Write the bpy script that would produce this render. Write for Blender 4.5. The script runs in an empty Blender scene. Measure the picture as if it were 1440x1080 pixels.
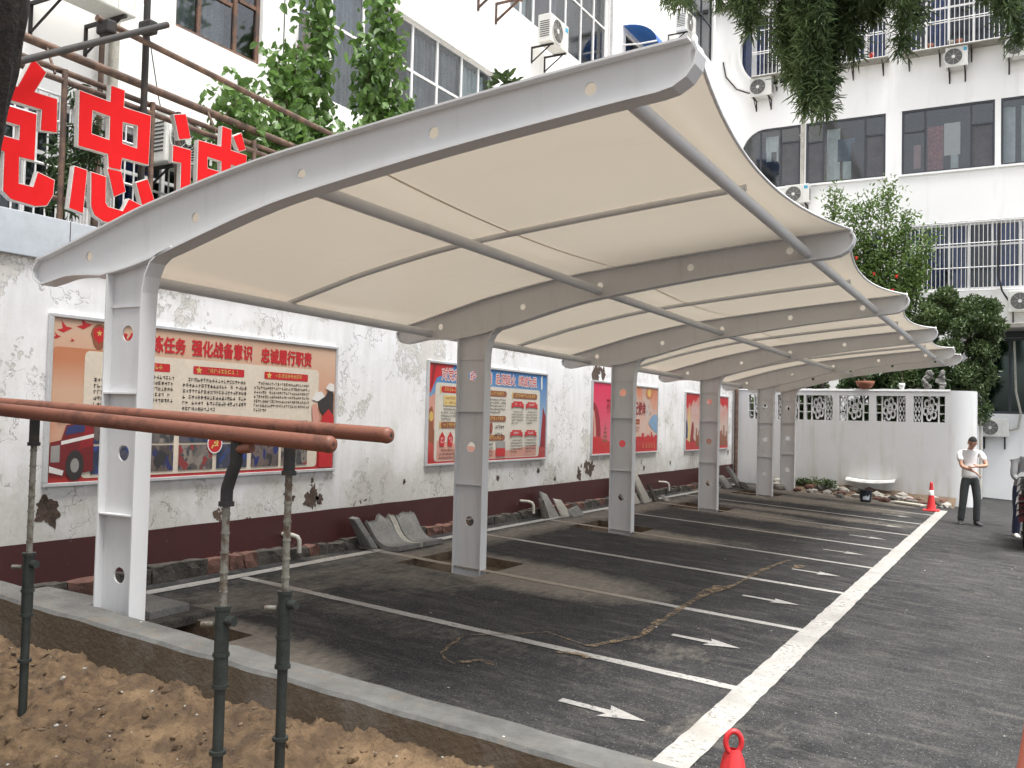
import bpy, bmesh, math, random
import numpy as np
from mathutils import Vector, Matrix, noise as mnoise
random.seed(7); rng = np.random.default_rng(7)
S = bpy.context.scene
COL = S.collection
R = math.radians
# ------------------------------------------------------------------ camera
CAM = Vector((6.6034, 0.0, 1.5572))
yaw, pit, rol = 0.5093, 0.0367, 0.0241
Fv = Vector((-math.sin(yaw)*math.cos(pit), math.cos(yaw)*math.cos(pit), math.sin(pit)))
Rv = Vector((math.cos(yaw), math.sin(yaw), 0)); Uv = Rv.cross(Fv)
R2 = math.cos(rol)*Rv + math.sin(rol)*Uv; U2 = -math.sin(rol)*Rv + math.cos(rol)*Uv
cd = bpy.data.cameras.new('camera'); cam = bpy.data.objects.new('camera', cd); COL.objects.link(cam)
m = Matrix((R2, U2, -Fv)).transposed().to_4x4(); m.translation = CAM; cam.matrix_world = m
cd.sensor_width = 36; cd.lens = 36*1302.47/1440; cd.clip_start = 0.05; cd.clip_end = 2000
S.camera = cam
# ------------------------------------------------------------------ sky, sun, exposure (bright overcast)
SUN_EL, SUN_AZ = R(74), R(105)          # azimuth measured from +Y towards +X
w = bpy.data.worlds.new('World'); S.world = w; w.use_nodes = True
nt = w.node_tree; nt.nodes.clear()
sky = nt.nodes.new('ShaderNodeTexSky'); sky.sky_type = 'NISHITA'; sky.sun_disc = False
sky.sun_elevation = SUN_EL; sky.sun_rotation = SUN_AZ; sky.air_density = 1.0; sky.dust_density = 4.0; sky.ozone_density = 1.0
hs = nt.nodes.new('ShaderNodeHueSaturation'); hs.inputs['Saturation'].default_value = 0.22
bg = nt.nodes.new('ShaderNodeBackground'); bg.inputs['Strength'].default_value = 0.15
wo = nt.nodes.new('ShaderNodeOutputWorld')
nt.links.new(sky.outputs[0], hs.inputs['Color']); nt.links.new(hs.outputs[0], bg.inputs['Color']); nt.links.new(bg.outputs[0], wo.inputs[0])
sd = bpy.data.lights.new('sun', 'SUN'); sd.energy = 3.0; sd.angle = R(30); sd.color = (1.0, 0.97, 0.92)
sun = bpy.data.objects.new('sun', sd); COL.objects.link(sun)
sdir = Vector((math.sin(SUN_AZ)*math.cos(SUN_EL), math.cos(SUN_AZ)*math.cos(SUN_EL), math.sin(SUN_EL)))
sun.rotation_euler = sdir.to_track_quat('Z', 'Y').to_euler(); sun.location = (0, 0, 40)
vs = S.view_settings; vs.view_transform = 'Standard'; vs.look = 'None'; vs.gamma = 1; vs.use_curve_mapping = False
vs.exposure = 1.05
S.cycles.max_bounces = 8; S.cycles.transparent_max_bounces = 16
try: S.cycles.use_denoising = True
except Exception: pass

# ------------------------------------------------------------------ helpers: materials
MATS = {}
class NT:
    def __init__(s, name):
        s.m = bpy.data.materials.new(name); s.m.use_nodes = True; s.t = s.m.node_tree
        s.b = s.t.nodes['Principled BSDF']; s.out = s.t.nodes['Material Output']
    def n(s, typ, **kw):
        o = s.t.nodes.new(typ)
        for k, v in kw.items():
            if k.startswith('i_'):
                key = k[2:]; key = int(key) if key.isdigit() else key.replace('_', ' ')
                o.inputs[key].default_value = v
            else: setattr(o, k, v)
        return o
    def l(s, a, b): s.t.links.new(a, b)
    def pos(s): return s.n('ShaderNodeNewGeometry').outputs['Position']
    def noise(s, vec, scale, detail=4, rough=.55, stretch=None, dist=0):
        if stretch is not None:
            mp = s.n('ShaderNodeMapping'); mp.inputs['Scale'].default_value = stretch; s.l(vec, mp.inputs[0]); vec = mp.outputs[0]
        o = s.n('ShaderNodeTexNoise'); o.inputs['Scale'].default_value = scale; o.inputs['Detail'].default_value = detail
        o.inputs['Roughness'].default_value = rough; o.inputs['Distortion'].default_value = dist
        s.l(vec, o.inputs['Vector']); return o.outputs['Fac']
    def ramp(s, fac, a, b, lo=0., hi=1.):
        o = s.n('ShaderNodeMapRange'); o.inputs[1].default_value = a; o.inputs[2].default_value = b; o.inputs[3].default_value = lo; o.inputs[4].default_value = hi
        s.l(fac, o.inputs[0]); return o.outputs[0]
    def math(s, op, a, b=None):
        o = s.n('ShaderNodeMath', operation=op)
        for i, v in enumerate((a, b)):
            if v is None: continue
            if isinstance(v, (int, float)): o.inputs[i].default_value = v
            else: s.l(v, o.inputs[i])
        return o.outputs[0]
    def mix(s, fac, a, b):
        o = s.n('ShaderNodeMix', data_type='RGBA')
        for i, v in ((0, fac), (6, a), (7, b)):
            if isinstance(v, (int, float)): o.inputs[i].default_value = v
            elif isinstance(v, (tuple, list)): o.inputs[i].default_value = (*v[:3], 1)
            else: s.l(v, o.inputs[i])
        return o.outputs[2]
    def col(s, c):
        if isinstance(c, (tuple, list)): s.b.inputs['Base Color'].default_value = (*c[:3], 1)
        else: s.l(c, s.b.inputs['Base Color'])
    def rough(s, r):
        if isinstance(r, (int, float)): s.b.inputs['Roughness'].default_value = r
        else: s.l(r, s.b.inputs['Roughness'])
    def bump(s, h, strength=.3, dist=.02):
        o = s.n('ShaderNodeBump'); o.inputs['Strength'].default_value = strength; o.inputs['Distance'].default_value = dist
        s.l(h, o.inputs['Height']); s.l(o.outputs[0], s.b.inputs['Normal'])
    def done(s, key): MATS[key] = s.m; return s.m

def simple(key, c, rough=.6, metal=0., var=.12, scale=3., bump=0., bscale=60., spec=None):
    t = NT(key); p = t.pos()
    n1 = t.noise(p, scale, 5); n2 = t.noise(p, scale*9, 3)
    f = t.math('MULTIPLY', t.math('ADD', n1, n2), .5)
    lo = tuple(x*(1-var*1.6) for x in c); hi = tuple(min(1, x*(1+var)) for x in c)
    t.col(t.mix(t.ramp(f, .35, .65), lo, hi)); t.rough(t.ramp(n1, .3, .7, max(0, rough-.07), min(1, rough+.07)))
    t.b.inputs['Metallic'].default_value = metal
    if spec is not None: t.b.inputs['Specular IOR Level'].default_value = spec
    if bump: t.bump(t.noise(p, bscale, 4), bump, .01)
    return t.done(key)

def rusty(key, c, rust, amount=.5, rough=.6, scale=8):
    t = NT(key); p = t.pos(); n1 = t.noise(p, scale, 6, .65); n2 = t.noise(p, 60, 3)
    t.col(t.mix(t.ramp(n1, .62-amount*.3, .75-amount*.3), t.mix(n2, tuple(x*.8 for x in c), c), t.mix(n2, tuple(x*.5 for x in rust), rust)))
    t.rough(rough); t.bump(n2, .25, .004); return t.done(key)

def dust_mask(t, p):
    """sand trodden out of the column pits and along the kerb: shaped stains on the paving, in world metres"""
    sep = t.n('ShaderNodeSeparateXYZ'); t.l(p, sep.inputs[0]); x, y = sep.outputs[0], sep.outputs[1]
    n = t.noise(p, 1.5, 6, .7, (1.6, .8, 1)); n2 = t.noise(p, 9, 5, .7, (2, .7, 1))
    acc = None
    for cx, cy, rx, ry, a in [(1.5, 4.72, 1.3, .62, 1.15), (1.75, 8.8, 1.7, .8, 1.1), (.7, 5.8, .5, 1.6, .6), (.9, 8.0, 1.2, 1.4, .55), (2.4, 6.2, 2.2, .35, .35), (4.2, 7.0, .9, .4, .3), (2.2, 9.1, 1.1, .25, .75), (1.7, 13.0, 1.3, .55, .9), (2.6, 13.3, 1.3, .4, .5), (1.7, 17.3, 1.5, .75, .9), (2.6, 16.9, 1.7, .5, .7),
                              (2.6, 18.6, 2.2, .5, .75), (2.0, 21.3, 2.6, 1.0, .85), (2.2, 23.3, 2.4, 1.0, .9), (.45, 14, .3, 9, .75), (3.0, 4.25, 2.6, .17, .8), (5.0, 5.6, .5, .6, .3), (2.9, 15.2, 1.3, .3, .5)]:
        dx = t.math('MULTIPLY', t.math('SUBTRACT', x, cx), 1/rx); dy = t.math('MULTIPLY', t.math('SUBTRACT', y, cy), 1/ry)
        d = t.math('ADD', t.math('MULTIPLY', dx, dx), t.math('MULTIPLY', dy, dy))
        v = t.math('MULTIPLY', t.ramp(d, 0, 1.7, 1, 0), a)
        acc = v if acc is None else t.math('MAXIMUM', acc, v)
    nn = t.math('ADD', t.math('MULTIPLY', n, .75), t.math('MULTIPLY', n2, .45))
    return t.ramp(t.math('ADD', acc, t.math('MULTIPLY', nn, 1.15)), .96, 1.46), n, n2

def mk_asphalt():
    t = NT('asphalt'); p = t.pos(); dm, n, n2 = dust_mask(t, p)
    fine = t.noise(p, 55, 5, .8); mid = t.noise(p, 14, 6, .7); big = t.noise(p, .55, 4, .6, (1, .6, 1))
    spk = t.n('ShaderNodeTexVoronoi', i_Scale=90.); t.l(p, spk.inputs['Vector'])
    c = t.mix(t.ramp(fine, .38, .66), (.005, .0052, .006), (.032, .033, .036))
    blot = t.math('ADD', t.math('MULTIPLY', big, .6), t.math('MULTIPLY', t.noise(p, 2.6, 7, .72), .5)); c = t.mix(t.ramp(blot, .46, .66), c, t.mix(t.ramp(fine, .38, .66), (.016, .0163, .017), (.082, .082, .083)))
    scuff = t.noise(p, 3.2, 7, .75, (.7, 2.6, 1)); c = t.mix(t.ramp(scuff, .49, .72, 0, .75), c, t.mix(fine, (.05, .048, .045), (.15, .143, .132)))
    c = t.mix(t.ramp(mid, .66, .76, 0, .6), c, (.12, .113, .104))
    w1 = t.n('ShaderNodeSeparateColor'); t.l(spk.outputs['Color'], w1.inputs[0])
    c = t.mix(t.math('MULTIPLY', t.math('LESS_THAN', spk.outputs['Distance'], .30), t.math('GREATER_THAN', w1.outputs[0], .93)), c, (.26, .26, .25))
    oil = t.noise(p, 1.9, 4, .6); c = t.mix(t.ramp(oil, .64, .72, 0, .75), c, (.007, .007, .007)); pt = t.noise(p, 26, 3, .6); c = t.mix(t.ramp(pt, .62, .74, 0, .5), c, (.10, .098, .093)); c = t.mix(t.ramp(pt, .40, .28, 0, .6), c, (.004, .004, .004))
    dust = t.mix(n2, (.19, .168, .14), (.37, .335, .285))
    c = t.mix(t.math('MULTIPLY', dm, t.ramp(mid, .2, .75, 1.0, .45)), c, dust)
    t.b.inputs['Specular IOR Level'].default_value = .22; t.col(c); t.rough(t.ramp(big, .3, .7, .72, .9))
    t.bump(t.math('ADD', fine, t.math('MULTIPLY', mid, .6)), .55, .012); t.done('asphalt')
    t = NT('road_paint'); p = t.pos(); dm, n, n2 = dust_mask(t, p)
    wr = t.noise(p, 26, 6, .75); big = t.noise(p, 2.2, 4); fine = t.noise(p, 130, 2)
    c = t.mix(t.ramp(big, .3, .7), (.25, .245, .23), (.43, .42, .40)); c = t.mix(t.ramp(t.noise(p, 70, 3, .7), .56, .70, 0, .6), c, (.12, .12, .115))
    c = t.mix(t.ramp(t.math('ADD', wr, t.math('MULTIPLY', t.math('SUBTRACT', big, .5), .35)), .54, .66), c, (.09, .09, .088))
    c = t.mix(t.math('MULTIPLY', dm, t.ramp(wr, .3, .7, 1., .35)), c, (.30, .245, .18))
    t.col(c); t.rough(.7); t.bump(t.math('ADD', fine, wr), .3, .006); t.done('road_paint')
mk_asphalt()

def mk_wall():
    t = NT('peeling_paint'); p = t.pos()
    sep = t.n('ShaderNodeSeparateXYZ'); t.l(p, sep.inputs[0]); z = sep.outputs[2]
    low = t.ramp(z, .35, 1.5, 1, 0); high = t.ramp(z, 2.0, 2.8)
    n1 = t.noise(p, 1.1, 6, .68); n2 = t.noise(p, 5.5, 7, .72); n3 = t.noise(p, 24, 5, .7); streak = t.noise(p, 3, 5, .6, (1, 2.2, .35))
    c = t.mix(n2, (.58, .585, .60), (.74, .74, .75))
    c = t.mix(t.math('MULTIPLY', t.ramp(streak, .42, .70), .55), c, (.52, .52, .50))
    c = t.mix(t.ramp(t.math('ADD', n1, t.math('MULTIPLY', low, .26)), .54, .74, 0, .85), c, t.mix(n3, (.36, .35, .32), (.60, .585, .55)))
    # flaked plaster
    fl = t.math('ADD', t.math('ADD', t.math('MULTIPLY', n1, .6), t.math('MULTIPLY', n2, .42)), t.math('MULTIPLY', n3, .20))
    fl = t.math('ADD', fl, t.ramp(t.noise(p, .75, 3, .5), .40, .62, -.09, .045)); flm = t.ramp(fl, .675, .685); c = t.mix(t.math('MULTIPLY', flm, .75), c, t.mix(n3, (.40, .385, .355), (.58, .56, .52)))
    rim = t.math('MULTIPLY', t.ramp(fl, .652, .675), t.ramp(fl, .69, .675)); c = t.mix(t.math('MULTIPLY', rim, .5), c, (.20, .19, .17))
    # cracks and blown holes
    v = t.n('ShaderNodeTexVoronoi', feature='DISTANCE_TO_EDGE', i_Scale=3.4)
    wv = t.n('ShaderNodeVectorMath', operation='MULTIPLY_ADD'); nz = t.n('ShaderNodeTexNoise', i_Scale=7., i_Detail=5.); t.l(p, nz.inputs['Vector'])
    t.l(nz.outputs['Color'], wv.inputs[0]); wv.inputs[1].default_value = (.45,)*3; t.l(p, wv.inputs[2]); t.l(wv.outputs[0], v.inputs['Vector'])
    crk = t.math('MULTIPLY', t.ramp(v.outputs['Distance'], .0, .022, 1, 0), t.ramp(t.noise(p, 1.7, 3), .50, .58))
    c = t.mix(t.math('MULTIPLY', crk, .6), c, (.16, .15, .14))
    hol = t.math('ADD', t.math('ADD', t.noise(p, 3.1, 5, .66), t.math('MULTIPLY', n3, .14)), t.math('MULTIPLY', low, .085))
    hm = t.ramp(hol, .785, .795); c = t.mix(hm, c, t.mix(n3, (.045, .028, .02), (.14, .095, .07)))
    t.col(c); t.rough(.85)
    hh = t.math('SUBTRACT', t.math('SUBTRACT', t.math('MULTIPLY', n2, .35), t.math('MULTIPLY', flm, .5)), t.math('ADD', hm, t.math('MULTIPLY', crk, .5)))
    t.bump(hh, .6, .02); t.done('peeling_paint')
    t = NT('maroon_paint'); p = t.pos(); n = t.noise(p, 4, 6, .7); n3 = t.noise(p, 40, 4)
    c = t.mix(n, (.034, .006, .007), (.066, .012, .012)); c = t.mix(t.ramp(t.noise(p, 9, 6, .75), .64, .70), c, (.16, .11, .09))
    t.col(c); t.rough(.55); t.bump(n3, .15, .004); t.done('maroon_paint')
    # plain whitewash for the buildings
    t = NT('white_facade'); p = t.pos(); n = t.noise(p, .7, 6, .65); s = t.noise(p, 1.6, 5, .6, (2., 2., .22)); f = t.noise(p, 60, 3)
    c = t.mix(n, (.86, .86, .85), (.92, .92, .92)); c = t.mix(t.ramp(s, .55, .75, 0, .42), c, (.58, .57, .53)); t.col(c); t.rough(.9); t.bump(f, .12, .005); t.done('white_facade')
    t = NT('yard_plaster'); p = t.pos(); n = t.noise(p, 1.3, 6, .65); s = t.noise(p, 2, 5, .6, (2., 2., .3)); f = t.noise(p, 50, 3)
    sep = t.n('ShaderNodeSeparateXYZ'); t.l(p, sep.inputs[0]); low = t.ramp(sep.outputs[2], -.3, .9, 1, 0)
    c = t.mix(n, (.55, .56, .57), (.67, .68, .69)); c = t.mix(t.ramp(t.math('ADD', s, t.math('MULTIPLY', low, .16)), .55, .76, 0, .6), c, (.46, .43, .37))
    c = t.mix(t.ramp(t.noise(p, 6, 6, .75), .71, .73), c, (.42, .29, .22)); t.col(c); t.rough(.9); t.bump(f, .15, .005); t.done('yard_plaster')
mk_wall()

def mk_sand():
    t = NT('sand'); p = t.pos(); n = t.noise(p, 2.4, 6, .65); n2 = t.noise(p, 18, 6, .7); n3 = t.noise(p, 160, 3)
    c = t.mix(t.ramp(n2, .3, .7), (.036, .021, .012), (.165, .106, .056)); c = t.mix(t.ramp(n, .48, .7), c, (.225, .15, .082))
    c = t.mix(t.ramp(t.noise(p, 4.5, 7, .72), .50, .62, 0, .85), c, (.06, .037, .022)); t.col(c); t.rough(.95)
    t.bump(t.math('ADD', n2, t.math('MULTIPLY', n3, .5)), .8, .02); t.done('sand')
    t = NT('kerb_concrete'); p = t.pos(); n = t.noise(p, 3, 6, .65); n2 = t.noise(p, 30, 5, .7)
    c = t.mix(t.ramp(n, .35, .65), (.065, .065, .062), (.125, .125, .12)); c = t.mix(t.ramp(n2, .6, .75, 0, .6), c, (.045, .044, .04)); c = t.mix(t.ramp(t.noise(p, 5, 5, .7), .55, .72, 0, .7), c, (.14, .11, .08))
    sp = t.n('ShaderNodeTexVoronoi', i_Scale=26.); t.l(p, sp.inputs['Vector']); w1 = t.n('ShaderNodeSeparateColor'); t.l(sp.outputs['Color'], w1.inputs[0])
    c = t.mix(t.math('MULTIPLY', t.math('LESS_THAN', sp.outputs['Distance'], .16), t.math('GREATER_THAN', w1.outputs[1], .985)), c, (.6, .6, .58))
    t.col(c); t.rough(.88); t.bump(t.math('ADD', n2, n), .45, .015); t.done('kerb_concrete')
    t = NT('kerb_mud'); p = t.pos(); n = t.noise(p, 3, 6, .65); n2 = t.noise(p, 30, 5, .7)
    c = t.mix(n2, (.06, .042, .026), (.13, .095, .06)); c = t.mix(t.ramp(n, .48, .72), c, (.15, .13, .11)); t.col(c); t.rough(.93); t.bump(t.math('ADD', n2, n), .7, .02); t.done('kerb_mud')
mk_sand()

def mk_membrane():
    t = NT('membrane'); p = t.pos(); n = t.noise(p, .9, 4, .5, (1, 1, 1)); f = t.noise(p, 200, 2)
    c = t.mix(n, (.735, .66, .545), (.775, .70, .585)); c = t.mix(t.ramp(t.noise(p, 2.3, 6, .7, (.35, 1.5, 1)), .56, .74, 0, .35), c, (.64, .56, .45))
    d = t.n('ShaderNodeBsdfDiffuse'); tr = t.n('ShaderNodeBsdfTranslucent'); gl = t.n('ShaderNodeBsdfGlossy', i_Roughness=.38)
    gl.inputs['Color'].default_value = (.9, .88, .85, 1)
    t.l(c, d.inputs[0]); t.l(c, tr.inputs[0])
    mx = t.n('ShaderNodeMixShader', i_0=.185); t.l(d.outputs[0], mx.inputs[1]); t.l(tr.outputs[0], mx.inputs[2])
    m2 = t.n('ShaderNodeMixShader', i_0=.16); t.l(mx.outputs[0], m2.inputs[1]); t.l(gl.outputs[0], m2.inputs[2])
    bp = t.n('ShaderNodeBump', i_Strength=.18, i_Distance=.03); t.l(t.math('ADD', t.noise(p, 1.1, 3, .5, (.5, 2.2, 1)), t.math('MULTIPLY', t.noise(p, 4, 3, .5, (.6, 2.5, 1)), .2)), bp.inputs['Height'])
    for q_ in (d, tr, gl): t.l(bp.outputs[0], q_.inputs['Normal'])
    t.l(m2.outputs[0], t.out.inputs[0]); t.done('membrane')
mk_membrane()

def glass(key, tint=(.75, .8, .82), refl=(.9, .92, .95), base=.08):
    t = NT(key); p = t.pos(); tr = t.n('ShaderNodeBsdfTransparent'); tr.inputs[0].default_value = (*tint, 1)
    gl = t.n('ShaderNodeBsdfGlossy', i_Roughness=.06); gl.inputs['Color'].default_value = (*refl, 1)
    fr = t.n('ShaderNodeFresnel', i_IOR=1.5); f = t.math('MINIMUM', t.math('ADD', fr.outputs[0], base), 1.0)
    bp = t.n('ShaderNodeBump', i_Strength=.04, i_Distance=.02); t.l(t.noise(p, 2.2, 2), bp.inputs['Height']); t.l(bp.outputs[0], gl.inputs['Normal'])
    mx = t.n('ShaderNodeMixShader'); t.l(f, mx.inputs[0]); t.l(tr.outputs[0], mx.inputs[1]); t.l(gl.outputs[0], mx.inputs[2]); t.l(mx.outputs[0], t.out.inputs[0]); return t.done(key)
glass('window_glass', (.86, .9, .91)); glass('smoked_glass', (.62, .68, .72), (.7, .74, .78), .05); glass('shop_glass', (.25, .38, .36), (.6, .75, .72), .08)

def leafmat(key, a, b, trans=.25, rough=.45):
    t = NT(key); p = t.pos(); n = t.noise(p, 1.6, 4); n2 = t.noise(p, 23, 2)
    c = t.mix(t.ramp(t.math('ADD', t.math('MULTIPLY', n, .5), t.math('MULTIPLY', n2, .5)), .36, .64), a, b); t.col(c); t.rough(rough)
    tr = t.n('ShaderNodeBsdfTranslucent'); t.l(c, tr.inputs[0]); mx = t.n('ShaderNodeMixShader', i_0=trans); t.l(t.b.outputs[0], mx.inputs[1]); t.l(tr.outputs[0], mx.inputs[2]); t.l(mx.outputs[0], t.out.inputs[0]); return t.done(key)
leafmat('vine_leaf', (.045, .10, .022), (.14, .25, .06), .32); leafmat('bamboo_leaf', (.03, .06, .02), (.075, .13, .04))
leafmat('evergreen_leaf', (.035, .065, .022), (.11, .16, .055)); leafmat('pomegranate_leaf', (.06, .11, .025), (.15, .24, .06)); leafmat('cedar_needle', (.06, .10, .04), (.15, .22, .085), .4, .6)
leafmat('yucca_leaf', (.03, .07, .025), (.075, .14, .05))

def mk_steel():
    t = NT('steel_paint'); p = t.pos(); n = t.noise(p, 1.3, 5); st = t.noise(p, 5, 6, .65, (1.4, 1.4, .18)); sp = t.noise(p, 34, 5, .75)
    c = t.mix(n, (.62, .625, .635), (.69, .694, .70)); c = t.mix(t.ramp(st, .54, .74, 0, .4), c, (.47, .46, .44)); c = t.mix(t.ramp(sp, .70, .76, 0, .6), c, (.20, .17, .14))
    t.col(c); t.rough(t.ramp(n, .3, .7, .36, .5)); t.bump(t.noise(p, 30, 3), .05, .01); t.done('steel_paint')
mk_steel()
simple('white_tip', (.82, .82, .82), .4); simple('alu_frame', (.62, .63, .64), .35, .6, .06)
simple('white_frame', (.78, .78, .78), .45, 0, .05); simple('dark_frame', (.045, .05, .06), .4, 0, .08); simple('opaque_panel', (.085, .085, .095), .35, 0, .15)
rusty('brown_pipe', (.20, .072, .043), (.13, .048, .03), .3, .55, 7); simple('prop_green', (.030, .036, .032), .5, .2, .25, 12, .15, 90)
rusty('galvanised', (.20, .195, .165), (.10, .065, .04), .5, .5, 18); rusty('rust_pipe', (.085, .055, .045), (.19, .115, .08), .55, .7, 9); rusty('dark_steel', (.022, .021, .021), (.075, .04, .026), .25, .75, 12)
rusty('rust_frame', (.10, .07, .06), (.22, .12, .08), .6, .8, 6)
simple('ac_white', (.66, .66, .63), .45, 0, .1, 4); simple('ac_dark', (.03, .03, .033), .6); simple('ac_grille', (.42, .42, .40), .5); simple('sticker_blue', (.05, .35, .55), .5); simple('sticker_red', (.6, .08, .05), .5)
simple('sign_white', (.50, .49, .47), .5, 0, .12, 6); simple('fascia_grey', (.34, .375, .42), .5, 0, .08, 1.5)
def mk_signred():
    t = NT('sign_red'); p = t.pos(); v = t.n('ShaderNodeTexVoronoi', i_Scale=22.); t.l(p, v.inputs['Vector']); w1 = t.n('ShaderNodeSeparateColor'); t.l(v.outputs['Color'], w1.inputs[0])
    n = t.noise(p, 5, 5); sp = t.math('MULTIPLY', t.math('LESS_THAN', t.math('ADD', v.outputs['Distance'], t.math('MULTIPLY', n, .2)), .27), t.math('GREATER_THAN', w1.outputs[0], .72))
    t.col(t.mix(sp, t.mix(n, (.42, .006, .008), (.52, .010, .012)), (.55, .50, .47))); t.rough(.65); t.b.inputs['Specular IOR Level'].default_value = .12; t.done('sign_red')
mk_signred()
simple('red_cone', (.62, .03, .035), .45, 0, .12, 9); simple('salmon_cone', (.66, .20, .13), .5, 0, .08, 9); simple('cone_white', (.75, .75, .73), .4)
simple('concrete', (.19, .187, .178), .9, 0, .22, 5, .5, 40); simple('concrete_pale', (.33, .315, .28), .9, 0, .2, 6, .5, 40); simple('masonry', (.065, .058, .05), .95, 0, .5, 9, 1., 26); simple('brick', (.13, .065, .05), .9, 0, .3, 8, .5, 50)
simple('dirt', (.12, .085, .055), .95, 0, .35, 9, .7, 30); simple('pvc_pipe', (.46, .44, .385), .5, 0, .2, 6); simple('bark', (.022, .016, .013), .95, 0, .7, 16, 1., 30); simple('twig', (.10, .075, .05), .9, 0, .3, 10)
simple('blue_curtain', (.06, .13, .48), .8, 0, .4, 7); simple('grey_curtain', (.36, .39, .42), .85, 0, .2, 5); simple('pale_curtain', (.66, .76, .77), .85, 0, .15, 6); simple('dark_room', (.05, .052, .055), .9, 0, .3, 2); simple('room', (.16, .165, .17), .9, 0, .35, 2)
simple('plaid_red', (.40, .12, .12), .9, 0, .5, 14); simple('cloth_blue', (.10, .17, .26), .9, 0, .35, 10); simple('cloth_pink', (.45, .27, .27), .9); simple('cloth_dark', (.035, .035, .045), .9)
simple('grille_white', (.70, .70, .70), .45); simple('terracotta', (.25, .09, .05), .7); simple('awning_blue', (.03, .14, .45), .4); simple('flower_red', (.6, .02, .015), .6)
simple('skin', (.46, .25, .17), .5, 0, .06); simple('hair', (.010, .009, .008), .85); simple('tee_white', (.74, .74, .74), .85, 0, .06, 8, .15, 25); simple('trousers_grey', (.055, .062, .062), .85, 0, .2, 8, .15, 30); simple('shoe_dark', (.03, .03, .033), .6); simple('shoe_white', (.6, .6, .58), .6)
simple('shirt_grey', (.24, .245, .25), .85, 0, .12, 8); simple('jeans', (.025, .033, .07), .85, 0, .2, 9); simple('cart_red', (.16, .018, .02), .5, 0, .25, 6); simple('rubber', (.015, .015, .015), .8); simple('zinc_sheet', (.42, .43, .44), .38, .7, .25, 12); simple('hair_grey', (.06, .055, .05), .6)
simple('paint_pot', (.03, .035, .05), .5, 0, .5, 14); simple('paint_splash', (.62, .68, .74), .5); simple('board_cream', (.55, .53, .44), .8); simple('red_neck', (.5, .05, .08), .8)

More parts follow.
